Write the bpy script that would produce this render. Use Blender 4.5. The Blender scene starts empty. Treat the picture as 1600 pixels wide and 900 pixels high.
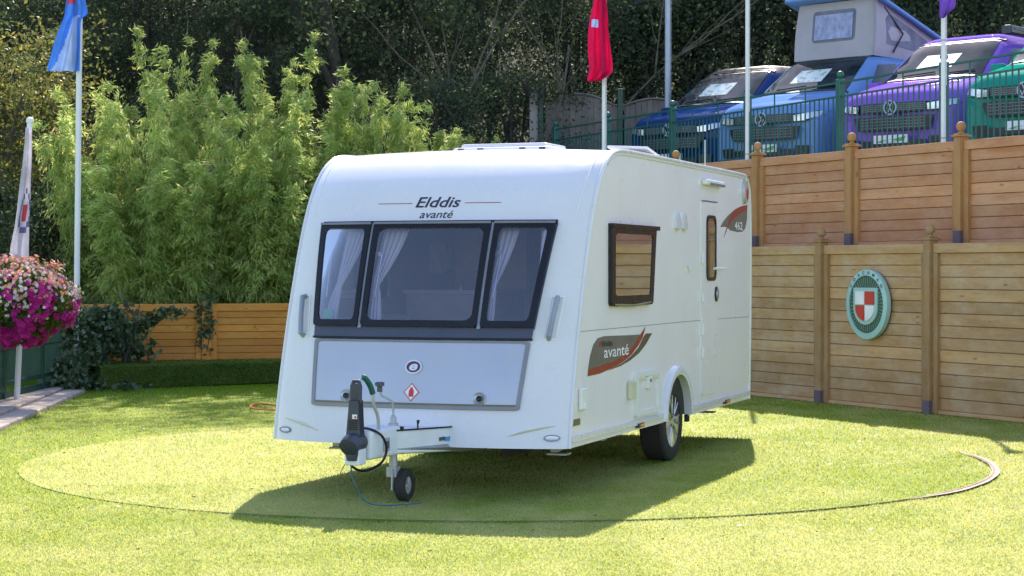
import bpy, math, random
import numpy as np
from mathutils import Vector, Matrix, noise
from mathutils.geometry import tessellate_polygon
R = math.radians
random.seed(7); RNG = np.random.default_rng(7)
scene = bpy.context.scene
COL = scene.collection

# ------------------------------------------------------------------ camera
F, HY, CH = 2960.0, 421.0, 1.526
cd = bpy.data.cameras.new('camera'); cam = bpy.data.objects.new('camera', cd); COL.objects.link(cam)
cd.sensor_width = 36; cd.lens = F/1600*36; cd.shift_y = (HY-450)/1600
cd.clip_start = .1; cd.clip_end = 500
cam.location = (0, 0, CH); cam.rotation_euler = (R(90), 0, 0)
scene.camera = cam
# ------------------------------------------------------------------ light
SUN_EL, SUN_AZ = R(42.6), R(6.4)          # azimuth measured from +Y towards +X
w = bpy.data.worlds.new('World'); scene.world = w; w.use_nodes = True
nt = w.node_tree; bg = nt.nodes['Background']
sky = nt.nodes.new('ShaderNodeTexSky'); sky.sky_type = 'NISHITA'; sky.sun_disc = False
sky.sun_elevation = SUN_EL; sky.sun_rotation = SUN_AZ
sky.air_density = 1.0; sky.dust_density = .6; sky.ozone_density = 1.5
tint = nt.nodes.new('ShaderNodeMix'); tint.data_type = 'RGBA'; tint.blend_type = 'MULTIPLY'; tint.inputs[0].default_value = 1
tint.inputs[7].default_value = (1.06, .97, .98, 1)      # white balance of the daylight
nt.links.new(sky.outputs[0], tint.inputs[6]); nt.links.new(tint.outputs[2], bg.inputs[0]); bg.inputs[1].default_value = .15
sd = bpy.data.lights.new('sun', 'SUN'); so = bpy.data.objects.new('sun', sd); COL.objects.link(so)
sd.energy = 3.6; sd.angle = R(.5); sd.color = (1, .90, .76)
sdir = Vector((math.sin(SUN_AZ)*math.cos(SUN_EL), math.cos(SUN_AZ)*math.cos(SUN_EL), math.sin(SUN_EL)))
so.rotation_euler = sdir.to_track_quat('Z', 'Y').to_euler()
scene.view_settings.view_transform = 'Standard'; scene.view_settings.look = 'None'
scene.view_settings.exposure = 1.33; scene.view_settings.gamma = 1
scene.render.engine = 'CYCLES'
scene.render.resolution_x = 1024; scene.render.resolution_y = 576
scene.cycles.max_bounces = 8; scene.cycles.transparent_max_bounces = 12

# ------------------------------------------------------------------ tagging
def tag(o, label=None, cat=None, group=None, kind=None):
    if label: o['label'] = label
    if cat: o['category'] = cat
    if group: o['group'] = group
    if kind: o['kind'] = kind
    return o
def empty(name, loc=(0, 0, 0), rz=0, label=None, cat=None, group=None):
    o = bpy.data.objects.new(name, None); COL.objects.link(o); o.empty_display_size = .2
    o.location = loc; o.rotation_euler = (0, 0, rz)
    return tag(o, label, cat, group)
def kids(o): return [c for c in COL.objects if c.parent == o]
def copy_tree(o, parent=None):
    c = o.copy(); COL.objects.link(c)
    if parent: c.parent = parent
    for ch in kids(o): copy_tree(ch, c)
    return c

# ------------------------------------------------------------------ materials
def NM(name):
    m = bpy.data.materials.new(name); m.use_nodes = True
    return m, m.node_tree, m.node_tree.nodes['Principled BSDF']
def nd(t, kind, **kw):
    n = t.nodes.new('ShaderNode'+kind)
    for k, v in kw.items():
        if k in ('operation', 'data_type', 'blend_type', 'feature', 'wave_type', 'bands_direction', 'noise_dimensions', 'musgrave_type', 'distance'): setattr(n, k, v)
        else: n.inputs[k.replace('_', ' ')].default_value = v
    return n
def coords(t, scale=(1, 1, 1), world=False):
    if world: s = t.nodes.new('ShaderNodeNewGeometry').outputs['Position']
    else: s = t.nodes.new('ShaderNodeTexCoord').outputs['Object']
    mp = t.nodes.new('ShaderNodeMapping'); mp.inputs['Scale'].default_value = scale
    t.links.new(s, mp.inputs['Vector']); return mp.outputs[0]
def mixc(t, fac, a, b):
    m = t.nodes.new('ShaderNodeMix'); m.data_type = 'RGBA'
    for i, v in ((6, a), (7, b)):
        if isinstance(v, (tuple, list)): m.inputs[i].default_value = (*v[:3], 1)
        else: t.links.new(v, m.inputs[i])
    if isinstance(fac, (int, float)): m.inputs[0].default_value = fac
    else: t.links.new(fac, m.inputs[0])
    return m.outputs[2]
def ramp(t, src, lo, hi, a=0, b=1):
    r = t.nodes.new('ShaderNodeMapRange'); r.inputs[1].default_value = lo; r.inputs[2].default_value = hi
    r.inputs[3].default_value = a; r.inputs[4].default_value = b
    t.links.new(src, r.inputs[0]); return r.outputs[0]
def bump(t, b, h, strength=.3, dist=.01):
    n = t.nodes.new('ShaderNodeBump'); n.inputs['Strength'].default_value = strength; n.inputs['Distance'].default_value = dist
    t.links.new(h, n.inputs['Height']); t.links.new(n.outputs[0], b.inputs['Normal'])
def noise_n(t, vec, scale, detail=4, rough=.55):
    n = t.nodes.new('ShaderNodeTexNoise'); n.inputs['Scale'].default_value = scale
    n.inputs['Detail'].default_value = detail; n.inputs['Roughness'].default_value = rough
    t.links.new(vec, n.inputs['Vector']); return n.outputs['Fac']
def pm(name, col, rough=.5, metal=0, var=.12, vs=4, bmp=0, bs=60, coat=0, spec=.5, rvar=.1, streak=0):
    m, t, b = NM(name)
    v = coords(t); n = noise_n(t, v, vs)
    c = mixc(t, ramp(t, n, .3, .7), tuple(x*(1-var) for x in col), tuple(min(1, x*(1+var)) for x in col))
    if streak:
        s1 = noise_n(t, coords(t, (14, 14, .7)), 1.6, 4, .7); c = mixc(t, ramp(t, s1, .50, .74, 0, streak), c, (.34, .33, .28))
        s2 = noise_n(t, coords(t, (1.5, 1.5, 1.5)), 30, 3, .8); c = mixc(t, ramp(t, s2, .66, .76, 0, streak*1.2), c, (.30, .28, .22))
        bump(t, b, noise_n(t, coords(t, (1, 1, .5)), 2.2, 2), .10, .02)
    t.links.new(c, b.inputs['Base Color'])
    t.links.new(ramp(t, noise_n(t, v, vs*3), .3, .7, max(0, rough-rvar*rough), min(1, rough+rvar)), b.inputs['Roughness'])
    b.inputs['Metallic'].default_value = metal; b.inputs['Specular IOR Level'].default_value = spec
    b.inputs['Coat Weight'].default_value = coat; b.inputs['Coat Roughness'].default_value = .06
    if bmp: bump(t, b, noise_n(t, v, bs), bmp, .004)
    return m
def wood(name, a, b_, grey, zdir=2, bs=1., long_axis=0, gamt=.5):
    m, t, b = NM(name)
    sc = [9, 9, 9]; sc[long_axis] = 1.1
    v = coords(t, tuple(sc))
    geo = t.nodes.new('ShaderNodeNewGeometry'); rnd = geo.outputs['Random Per Island']
    add = t.nodes.new('ShaderNodeVectorMath'); add.operation = 'ADD'
    cmb = t.nodes.new('ShaderNodeCombineXYZ'); mu = nd(t, 'Math', operation='MULTIPLY'); mu.inputs[1].default_value = 40
    t.links.new(rnd, mu.inputs[0]); t.links.new(mu.outputs[0], cmb.inputs[0]); t.links.new(mu.outputs[0], cmb.inputs[1])
    t.links.new(v, add.inputs[0]); t.links.new(cmb.outputs[0], add.inputs[1])
    v2 = add.outputs[0]
    n1 = noise_n(t, v2, 1.6, 6, .65); n2 = noise_n(t, v2, 9, 4, .7)
    c = mixc(t, ramp(t, n1, .38, .60), a, b_)
    c = mixc(t, ramp(t, rnd, 0, 1, 0, .75), c, tuple(x*.66 for x in b_))
    v3 = coords(t, (1.3, 1.3, 2.2)); n3 = noise_n(t, v3, 1.7, 5, .7)
    c = mixc(t, ramp(t, n3, .42, .68, 0, gamt), c, grey)
    c = mixc(t, ramp(t, n2, .5, .75, 0, .45), c, tuple(x*.45 for x in a))
    st = noise_n(t, coords(t, (.9, .9, 5) if long_axis == 0 else (5, 5, .9)), 2.3, 5, .75); c = mixc(t, ramp(t, st, .56, .70, 0, .5), c, (b_[0]*.8, b_[1]*.55, b_[2]*.35))
    # knots
    vo = t.nodes.new('ShaderNodeTexVoronoi'); vo.inputs['Scale'].default_value = 1.0
    kc = [2.2, 6, 7]; kc[long_axis] = 2.2; kc2 = coords(t, tuple(kc)); ad2 = t.nodes.new('ShaderNodeVectorMath'); ad2.operation = 'ADD'
    t.links.new(kc2, ad2.inputs[0]); t.links.new(cmb.outputs[0], ad2.inputs[1]); t.links.new(ad2.outputs[0], vo.inputs['Vector'])
    c = mixc(t, ramp(t, vo.outputs['Distance'], .04, .10, .55, 0), c, (.07, .035, .015))
    t.links.new(c, b.inputs['Base Color']); b.inputs['Roughness'].default_value = .75
    bump(t, b, n2, .35, .004)
    return m
def leafm(name, c1, c2, c3=None, trans=.55, rough=.5, c3f=.15, spec=.3, wv=.5):
    m, t, b = NM(name)
    geo = t.nodes.new('ShaderNodeNewGeometry'); rnd = geo.outputs['Random Per Island']
    c = mixc(t, rnd, c1, c2)
    if c3:
        gt = ramp(t, rnd, 1-c3f-.02, 1-c3f+.02); c = mixc(t, gt, c, c3)
    n = noise_n(t, coords(t, (1, 1, 1)), wv, 3)
    c = mixc(t, ramp(t, n, .35, .65, 0, .6), c, tuple(x*.55 for x in c1))
    t.links.new(c, b.inputs['Base Color']); b.inputs['Roughness'].default_value = rough
    b.inputs['Specular IOR Level'].default_value = spec
    tr = t.nodes.new('ShaderNodeBsdfTranslucent')
    hs = t.nodes.new('ShaderNodeHueSaturation'); hs.inputs['Value'].default_value = 1.5; hs.inputs['Hue'].default_value = .485
    t.links.new(c, hs.inputs['Color']); t.links.new(hs.outputs[0], tr.inputs[0])
    mx = t.nodes.new('ShaderNodeMixShader'); mx.inputs[0].default_value = trans
    t.links.new(b.outputs[0], mx.inputs[1]); t.links.new(tr.outputs[0], mx.inputs[2])
    t.links.new(mx.outputs[0], t.nodes['Material Output'].inputs[0])
    return m
def glassm(name, tint, rough=.02, ior=1.5, base=.0, wav=.02):
    m, t, b = NM(name); t.nodes.remove(b)
    tr = t.nodes.new('ShaderNodeBsdfTransparent'); tr.inputs[0].default_value = (*tint, 1)
    gl = t.nodes.new('ShaderNodeBsdfGlossy'); gl.inputs['Roughness'].default_value = rough
    n = noise_n(t, coords(t), 3, 2); bm = t.nodes.new('ShaderNodeBump'); bm.inputs['Strength'].default_value = wav
    t.links.new(n, bm.inputs['Height']); t.links.new(bm.outputs[0], gl.inputs['Normal'])
    fr = t.nodes.new('ShaderNodeFresnel'); fr.inputs[0].default_value = ior
    ad = nd(t, 'Math', operation='ADD'); ad.inputs[1].default_value = base; t.links.new(fr.outputs[0], ad.inputs[0])
    mx = t.nodes.new('ShaderNodeMixShader'); t.links.new(ad.outputs[0], mx.inputs[0])
    t.links.new(tr.outputs[0], mx.inputs[1]); t.links.new(gl.outputs[0], mx.inputs[2])
    t.links.new(mx.outputs[0], t.nodes['Material Output'].inputs[0])
    return m
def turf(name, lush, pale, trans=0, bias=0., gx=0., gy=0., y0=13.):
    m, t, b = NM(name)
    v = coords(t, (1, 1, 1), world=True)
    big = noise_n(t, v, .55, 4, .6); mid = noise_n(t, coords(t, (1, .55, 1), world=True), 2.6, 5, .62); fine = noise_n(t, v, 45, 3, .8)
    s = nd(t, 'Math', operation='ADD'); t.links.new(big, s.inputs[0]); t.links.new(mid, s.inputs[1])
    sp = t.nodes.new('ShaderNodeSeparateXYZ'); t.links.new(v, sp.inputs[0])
    m1 = nd(t, 'Math', operation='MULTIPLY_ADD'); t.links.new(sp.outputs[0], m1.inputs[0]); m1.inputs[1].default_value = gx; t.links.new(s.outputs[0], m1.inputs[2])  # position gradient paints the sheen of the turf nap into the base colour
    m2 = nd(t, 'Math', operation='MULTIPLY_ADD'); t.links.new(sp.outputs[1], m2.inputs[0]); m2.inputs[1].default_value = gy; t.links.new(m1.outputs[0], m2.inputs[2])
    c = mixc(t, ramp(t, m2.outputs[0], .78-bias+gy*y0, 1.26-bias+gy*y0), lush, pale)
    c = mixc(t, ramp(t, fine, .35, .7, 0, .3), c, tuple(x*.5 for x in lush))
    if trans:
        rnd = t.nodes.new('ShaderNodeNewGeometry').outputs['Random Per Island']
        c = mixc(t, ramp(t, rnd, 0, 1, 0, .3), c, tuple(x*.6 for x in lush))
    t.links.new(c, b.inputs['Base Color']); b.inputs['Roughness'].default_value = .55
    b.inputs['Specular IOR Level'].default_value = .14
    if trans:
        tr = t.nodes.new('ShaderNodeBsdfTranslucent'); t.links.new(mixc(t, .5, c, (.92, .86, .26)), tr.inputs[0])
        mx = t.nodes.new('ShaderNodeMixShader'); mx.inputs[0].default_value = trans
        t.links.new(b.outputs[0], mx.inputs[1]); t.links.new(tr.outputs[0], mx.inputs[2])
        t.links.new(mx.outputs[0], t.nodes['Material Output'].inputs[0])
    else:
        bump(t, b, fine, .8, .02)
    return m

M = {}
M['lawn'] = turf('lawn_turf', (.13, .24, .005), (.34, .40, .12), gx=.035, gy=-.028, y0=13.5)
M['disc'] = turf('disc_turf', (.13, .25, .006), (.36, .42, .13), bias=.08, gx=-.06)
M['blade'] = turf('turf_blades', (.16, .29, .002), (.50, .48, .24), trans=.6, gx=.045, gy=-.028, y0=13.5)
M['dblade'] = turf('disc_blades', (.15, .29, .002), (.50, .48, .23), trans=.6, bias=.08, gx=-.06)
M['blockturf'] = turf('block_turf', (.05, .10, .015), (.09, .15, .03))
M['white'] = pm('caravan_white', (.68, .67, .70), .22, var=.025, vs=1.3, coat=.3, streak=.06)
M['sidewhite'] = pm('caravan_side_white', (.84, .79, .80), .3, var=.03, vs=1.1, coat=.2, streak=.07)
M['plastic'] = pm('white_plastic', (.78, .78, .74), .35, var=.04)
M['cream'] = pm('cream_trim', (.62, .61, .42), .4, var=.08)
M['inner'] = pm('interior_lining', (.66, .60, .60), .7, var=.1)
M['black'] = pm('black_gloss', (.008, .008, .011), .25, coat=0, spec=.35, var=.1)
M['slate'] = pm('slate_band', (.045, .05, .085), .3, coat=.3)
M['silver'] = pm('silver_locker', (.44, .45, .50), .32, metal=.55, var=.04, vs=2)
M['dsilver'] = pm('grey_moulding', (.22, .22, .24), .4, metal=.3)
M['lgrey'] = pm('grey_blue_strip', (.26, .29, .36), .35)
M['rubber'] = pm('tyre_rubber', (.022, .021, .02), .8, bmp=.4, bs=90, var=.3)
M['alloy'] = pm('alloy', (.62, .62, .62), .3, metal=.85)
M['galv'] = pm('galvanised_steel', (.42, .43, .44), .5, metal=.6, bmp=.1)
M['dplast'] = pm('dark_grey_plastic', (.045, .048, .07), .45, var=.2)
M['under'] = pm('underbody', (.03, .03, .03), .8)
M['hitchw'] = pm('hitch_white', (.74, .76, .78), .4, var=.06, vs=8)
M['greengrip'] = pm('green_grip', (.01, .09, .06), .5)
M['bluecord'] = pm('blue_cord', (.03, .13, .20), .5)
M['orange'] = pm('amber_lens', (.75, .22, .015), .2, coat=.5)
M['red'] = pm('red_lens', (.5, .03, .02), .3)
M['clear'] = pm('clear_lens', (.5, .52, .55), .12, metal=.3, coat=.5)
M['gfx_grey'] = pm('decal_grey', (.16, .14, .12), .35)
M['gfx_red'] = pm('decal_red', (.32, .045, .02), .35)
M['gfx_brown'] = pm('decal_brown', (.11, .085, .045), .35)
M['ink'] = pm('ink_navy', (.02, .02, .05), .4)
M['inkwhite'] = pm('ink_white', (.8, .8, .8), .4)
M['curtain'] = pm('curtain_cloth', (.52, .51, .52), .8, var=.08)
M['ochre'] = pm('ochre_reflector', (.16, .13, .05), .4)
M['redpaint'] = pm('sign_red', (.52, .045, .02), .35)
M['gasred'] = pm('label_red', (.6, .03, .03), .4)
M['badge'] = pm('badge_plum', (.10, .008, .03), .25, coat=.5)
M['signteal'] = pm('sign_pale_teal', (.34, .55, .51), .35, var=.06)
M['signdark'] = pm('sign_dark_green', (.04, .09, .07), .4)
M['signray'] = pm('sign_ray', (.13, .22, .15), .4)
M['fglass'] = glassm('tinted_front_acrylic', (.82, .80, .95), base=.115)
M['sglass'] = glassm('tinted_side_acrylic', (.24, .18, .13), ior=1.28, base=.02, wav=.30)
M['vglass'] = glassm('van_glass', (.20, .24, .26), ior=1.5, base=.22)
M['wood_lo'] = wood('weathered_fence_wood', (.62, .365, .155), (.47, .275, .115), (.56, .43, .29), gamt=.6)
M['wood_up'] = wood('orange_fence_wood', (.64, .32, .15), (.52, .225, .10), (.60, .39, .27), gamt=.4)
M['wood_bk'] = wood('shaded_fence_wood', (.78, .33, .05), (.64, .25, .035), (.66, .36, .09), gamt=.4)
M['wood_lop'] = wood('weathered_post_wood', (.42, .25, .10), (.33, .18, .07), (.38, .30, .18), long_axis=2, gamt=.4)
M['wood_upp'] = wood('orange_post_wood', (.50, .26, .09), (.42, .20, .07), (.42, .28, .15), long_axis=2, gamt=.35)
M['wood_gr'] = wood('grey_fence_wood', (.22, .19, .16), (.17, .15, .125), (.25, .24, .22), long_axis=2, gamt=.6)
M['concrete'] = pm('concrete', (.42, .39, .36), .85, bmp=.4, bs=50, var=.15)
M['greenmetal'] = pm('green_painted_steel', (.015, .11, .085), .4, var=.15)
M['dgreenmetal'] = pm('dark_green_steel', (.012, .06, .035), .45, var=.2)
M['polewhite'] = pm('white_pole', (.74, .74, .76), .35, var=.05)
M['polegrey'] = pm('grey_pole', (.40, .46, .54), .4)
M['shoe'] = pm('post_shoe', (.12, .09, .11), .6)
M['tarmac'] = pm('tarmac', (.06, .06, .062), .9, bmp=.5, bs=80, var=.25)
M['stone'] = pm('paving_stone', (.40, .33, .28), .85, bmp=.5, bs=25, var=.25, vs=6)
M['soil'] = pm('woodland_soil', (.035, .036, .022), .95, bmp=.8, bs=12, var=.5)
M['barkm'] = pm('bark', (.05, .045, .035), .9, bmp=.7, bs=30, var=.35, vs=6)
M['barkpale'] = pm('pale_bark', (.12, .105, .08), .9, bmp=.6, bs=30, var=.3, vs=6)
M['culm'] = pm('bamboo_culm', (.20, .22, .07), .5, var=.3)
M['leafdark'] = leafm('wood_leaf', (.045, .070, .036), (.095, .13, .068), (.20, .26, .09), trans=.35, c3f=.06, rough=.6, spec=.15)
M['leafmid'] = leafm('mid_leaf', (.07, .105, .035), (.12, .16, .055), (.25, .28, .07), trans=.45, c3f=.06)
M['leafyel'] = leafm('yellowing_leaf', (.10, .13, .04), (.18, .18, .045), (.40, .33, .05), trans=.5, c3f=.10)
M['bamleaf'] = leafm('bamboo_leaf', (.29, .42, .11), (.50, .58, .20), (.74, .68, .30), trans=.55, c3f=.07, rough=.4)
M['ivyleaf'] = leafm('ivy_leaf', (.06, .11, .05), (.13, .19, .09), (.24, .30, .14), trans=.25, rough=.35, c3f=.1, spec=.5)
M['planterleaf'] = leafm('planter_leaf', (.11, .18, .03), (.22, .27, .05), trans=.4, wv=4)
M['magenta'] = leafm('magenta_petal', (.50, .008, .22), (.62, .03, .36), (.32, .01, .20), trans=.4, wv=5)
M['whitepet'] = leafm('white_petal', (.78, .72, .66), (.8, .66, .66), (.6, .55, .7), trans=.4, wv=5)
M['orangepet'] = leafm('orange_petal', (.82, .30, .26), (.85, .42, .42), (.8, .45, .06), trans=.4, c3f=.3, wv=5)
M['flagblue'] = pm('flag_blue', (.14, .36, .80), .8, var=.1)
M['flagpale'] = pm('flag_pale_blue', (.50, .62, .85), .8)
M['flagred'] = pm('flag_crimson', (.70, .010, .15), .8, var=.12)
M['flagpurple'] = pm('flag_purple', (.26, .13, .55), .8)
M['flagwhite'] = pm('flag_white', (.72, .68, .74), .8)
M['flagcrest'] = pm('flag_crest', (.22, .22, .42), .8)
M['flagpink'] = pm('flag_pink', (.62, .12, .18), .8)
for k in ('flagblue', 'flagpale', 'flagred', 'flagpurple', 'flagwhite', 'flagcrest', 'flagpink'):   # thin cloth lets light through
    t = M[k].node_tree; b = t.nodes['Principled BSDF']; tr = t.nodes.new('ShaderNodeBsdfTranslucent')
    t.links.new(b.inputs['Base Color'].links[0].from_socket, tr.inputs[0])
    mx = t.nodes.new('ShaderNodeMixShader'); mx.inputs[0].default_value = .5
    t.links.new(b.outputs[0], mx.inputs[1]); t.links.new(tr.outputs[0], mx.inputs[2]); t.links.new(mx.outputs[0], t.nodes['Material Output'].inputs[0])

# ------------------------------------------------------------------ mesh helpers
class MB:
    def __init__(s): s.v = []; s.f = []; s.m = []; s.cur = 0
    def add(s, vs, fs):
        o = len(s.v); s.v += [tuple(p) for p in vs]; s.f += [tuple(i+o for i in f) for f in fs]; s.m += [s.cur]*len(fs); return s
    def box(s, c, d, mat=None):
        hx, hy, hz = d[0]/2, d[1]/2, d[2]/2
        vs = [Vector((x*hx, y*hy, z*hz)) for z in (-1, 1) for y in (-1, 1) for x in (-1, 1)]
        if mat is not None: vs = [mat @ p for p in vs]
        c = Vector(c); vs = [p+c for p in vs]
        return s.add(vs, [(0, 2, 3, 1), (4, 5, 7, 6), (0, 1, 5, 4), (2, 6, 7, 3), (0, 4, 6, 2), (1, 3, 7, 5)])
    def tube(s, pts, r, n=8, caps=True, flat=1.):
        pts = [Vector(p) for p in pts]; k = len(pts); rr = r if isinstance(r, (list, tuple)) else [r]*k
        vs = []; prev = None
        for i, p in enumerate(pts):
            d = (pts[min(i+1, k-1)]-pts[max(i-1, 0)]).normalized()
            if prev is None:
                a = d.cross(Vector((0, 0, 1)) if abs(d.z) < .9 else Vector((1, 0, 0))).normalized()
            else: a = (prev-d*prev.dot(d)).normalized()
            prev = a; b = d.cross(a)
            for j in range(n):
                t = 2*math.pi*j/n; vs.append(p+(a*math.cos(t)+b*math.sin(t)*flat)*rr[i])
        fs = [(i*n+j, i*n+(j+1) % n, (i+1)*n+(j+1) % n, (i+1)*n+j) for i in range(k-1) for j in range(n)]
        if caps: fs += [tuple(range(n-1, -1, -1)), tuple(range((k-1)*n, k*n))]
        return s.add(vs, fs)
    def lathe(s, prof, c, axis='Z', n=24, closed=False):
        c = Vector(c); vs = []
        for (r, h) in prof:
            for j in range(n):
                t = 2*math.pi*j/n; a, b = r*math.cos(t), r*math.sin(t)
                vs.append(c+Vector({'Z': (a, b, h), 'X': (h, a, b), 'Y': (b, h, a)}[axis]))
        k = len(prof)
        fs = [(i*n+j, i*n+(j+1) % n, (i+1)*n+(j+1) % n, (i+1)*n+j) for i in range(k-1) for j in range(n)]
        if closed: fs += [((k-1)*n+j, (k-1)*n+(j+1) % n, (j+1) % n, j) for j in range(n)]
        else: fs += [tuple(range(n-1, -1, -1)), tuple(range((k-1)*n, k*n))]
        return s.add(vs, fs)
    def ball(s, c, r, n=14, sc=(1, 1, 1)):
        k = n//2; c = Vector(c); vs = [c+Vector((0, 0, -r*sc[2]))]
        for i in range(1, k):
            a = -math.pi/2+math.pi*i/k
            for j in range(n):
                t = 2*math.pi*j/n; vs.append(c+Vector((r*sc[0]*math.cos(a)*math.cos(t), r*sc[1]*math.cos(a)*math.sin(t), r*sc[2]*math.sin(a))))
        vs.append(c+Vector((0, 0, r*sc[2]))); L = len(vs)-1
        fs = [(0, 1+(j+1) % n, 1+j) for j in range(n)]
        fs += [(1+i*n+j, 1+i*n+(j+1) % n, 1+(i+1)*n+(j+1) % n, 1+(i+1)*n+j) for i in range(k-2) for j in range(n)]
        fs += [(L, 1+(k-2)*n+j, 1+(k-2)*n+(j+1) % n) for j in range(n)]
        return s.add(vs, fs)
    def grid(s, pts):                      # pts[i][j]
        a, b = len(pts), len(pts[0])
        return s.add([p for r in pts for p in r], [(i*b+j, i*b+j+1, (i+1)*b+j+1, (i+1)*b+j) for i in range(a-1) for j in range(b-1)])
    def slab(s, Mf, q, o0, o1, nu=8, nv=4):   # q = TL,TR,BR,BL in map coords; slab between offsets
        TL, TR, BR, BL = [Vector(p) for p in q]
        uv = [[(TL.lerp(TR, j/nu)).lerp(BL.lerp(BR, j/nu), i/nv) for j in range(nu+1)] for i in range(nv+1)]
        s.grid([[Mf(p.x, p.y, o1) for p in r] for r in uv])
        per = uv[0]+[r[-1] for r in uv[1:]]+uv[-1][-2::-1]+[r[0] for r in uv[-2:0:-1]]
        s.wall(Mf, per, o0, o1); return s
    def wall(s, Mf, per, o0, o1):
        n = len(per)
        return s.add([Mf(p[0], p[1], o0) for p in per]+[Mf(p[0], p[1], o1) for p in per],
                     [(i, (i+1) % n, n+(i+1) % n, n+i) for i in range(n)])
    def ring(s, Mf, outer, inner, o0, o1, oi=None):
        oi = o1 if oi is None else oi; n = len(outer)
        s.add([Mf(p[0], p[1], o1) for p in outer]+[Mf(p[0], p[1], oi) for p in inner], [(i, (i+1) % n, n+(i+1) % n, n+i) for i in range(n)])
        s.wall(Mf, outer, o0, o1); s.wall(Mf, inner, oi, o0); return s
    def poly(s, Mf, pts, o0, o1, holes=()):
        loops = [[Vector((p[0], p[1], 0)) for p in pts]]+[[Vector((p[0], p[1], 0)) for p in h] for h in holes]
        tr = tessellate_polygon(loops); fl = [p for l in loops for p in l]
        s.add([Mf(p.x, p.y, o1) for p in fl], tr)
        if o0 != o1:
            for l in loops: s.wall(Mf, l, o0, o1)
        return s
    def text(s, Mf, txt, x, y, width=None, size=.1, shear=0, bold=0, off=.002, align='CENTER'):
        cu = bpy.data.curves.new('t', 'FONT'); cu.body = txt; cu.size = 1; cu.shear = shear; cu.offset = bold; cu.resolution_u = 3; cu.align_x = 'LEFT'
        ob = bpy.data.objects.new('t', cu); COL.objects.link(ob); dg = bpy.context.evaluated_depsgraph_get()
        me = bpy.data.meshes.new_from_object(ob.evaluated_get(dg))
        P = [v.co.copy() for v in me.vertices]; fs = [tuple(p.vertices) for p in me.polygons]
        bpy.data.objects.remove(ob); bpy.data.curves.remove(cu); bpy.data.meshes.remove(me)
        x0 = min(p.x for p in P); x1 = max(p.x for p in P)
        kx = (width/(x1-x0)) if width else size
        ox = {'CENTER': (x0+x1)/2, 'LEFT': x0}[align]
        s.add([Mf(x+(p.x-ox)*kx, y+p.y*size, off) for p in P], fs); return s
    def build(s, name, mat, parent=None, smooth=False, bevel=0, segs=2, angle=40, solid=0, recalc=False):
        me = bpy.data.meshes.new(name); me.from_pydata(s.v, [], s.f)
        mats = mat if isinstance(mat, (list, tuple)) else [mat]
        for m in mats: me.materials.append(M[m] if isinstance(m, str) else m)
        if len(mats) > 1: me.polygons.foreach_set('material_index', s.m)
        if recalc:
            import bmesh
            bm = bmesh.new(); bm.from_mesh(me); bmesh.ops.remove_doubles(bm, verts=bm.verts, dist=1e-5); bmesh.ops.recalc_face_normals(bm, faces=bm.faces); bm.to_mesh(me); bm.free()
        if smooth:
            me.polygons.foreach_set('use_smooth', [True]*len(me.polygons))
            try: me.set_sharp_from_angle(angle=R(angle))
            except Exception: pass
        me.update()
        o = bpy.data.objects.new(name, me); COL.objects.link(o)
        if parent: o.parent = parent
        if solid: md = o.modifiers.new('thick', 'SOLIDIFY'); md.thickness = solid; md.offset = -1
        if bevel: md = o.modifiers.new('bevel', 'BEVEL'); md.width = bevel; md.segments = segs; md.limit_method = 'ANGLE'; md.angle_limit = R(35)
        return o
def rrect(x0, y0, x1, y1, r, k=6, c=5):
    P = []
    def edge(a, b):
        for i in range(1, k): P.append((a[0]+(b[0]-a[0])*i/k, a[1]+(b[1]-a[1])*i/k))
    cor = [((x1-r, y1-r), 90, 0), ((x1-r, y0+r), 0, -90), ((x0+r, y0+r), -90, -180), ((x0+r, y1-r), 180, 90)]
    last = None
    for (cx, cy), a0, a1 in cor:
        arc = [(cx+r*math.cos(R(a0+(a1-a0)*i/c)), cy+r*math.sin(R(a0+(a1-a0)*i/c))) for i in range(c+1)]
        if last: edge(last, arc[0])
        P += arc; last = arc[-1]
    edge(last, P[0]); return P
def spline(pts, n=6):
    pts = [Vector(p) for p in pts]; out = []
    for i in range(len(pts)-1):
        p0 = pts[max(i-1, 0)]; p1 = pts[i]; p2 = pts[i+1]; p3 = pts[min(i+2, len(pts)-1)]
        for j in range(n):
            t = j/n; out.append(.5*((2*p1)+(p2-p0)*t+(2*p0-5*p1+4*p2-p3)*t*t+(3*p1-p0-3*p2+p3)*t**3))
    return out+[pts[-1]]
def fastmesh(name, V, nv, mat, parent=None):
    """V: (N*nv,3) array, N faces of nv verts each"""
    N = len(V)//nv; me = bpy.data.meshes.new(name)
    me.vertices.add(len(V)); me.vertices.foreach_set('co', V.astype(np.float32).ravel())
    me.loops.add(len(V)); me.loops.foreach_set('vertex_index', np.arange(len(V), dtype=np.int32))
    me.polygons.add(N); me.polygons.foreach_set('loop_start', np.arange(0, len(V), nv, dtype=np.int32))
    try: me.polygons.foreach_set('loop_total', np.full(N, nv, dtype=np.int32))
    except Exception: pass
    me.materials.append(M[mat]); me.update(calc_edges=True); me.validate()
    if name is None: return me
    o = bpy.data.objects.new(name, me); COL.objects.link(o)
    if parent: o.parent = parent
    return o
def unit(a): return a/(np.linalg.norm(a, axis=1, keepdims=True)+1e-9)
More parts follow.
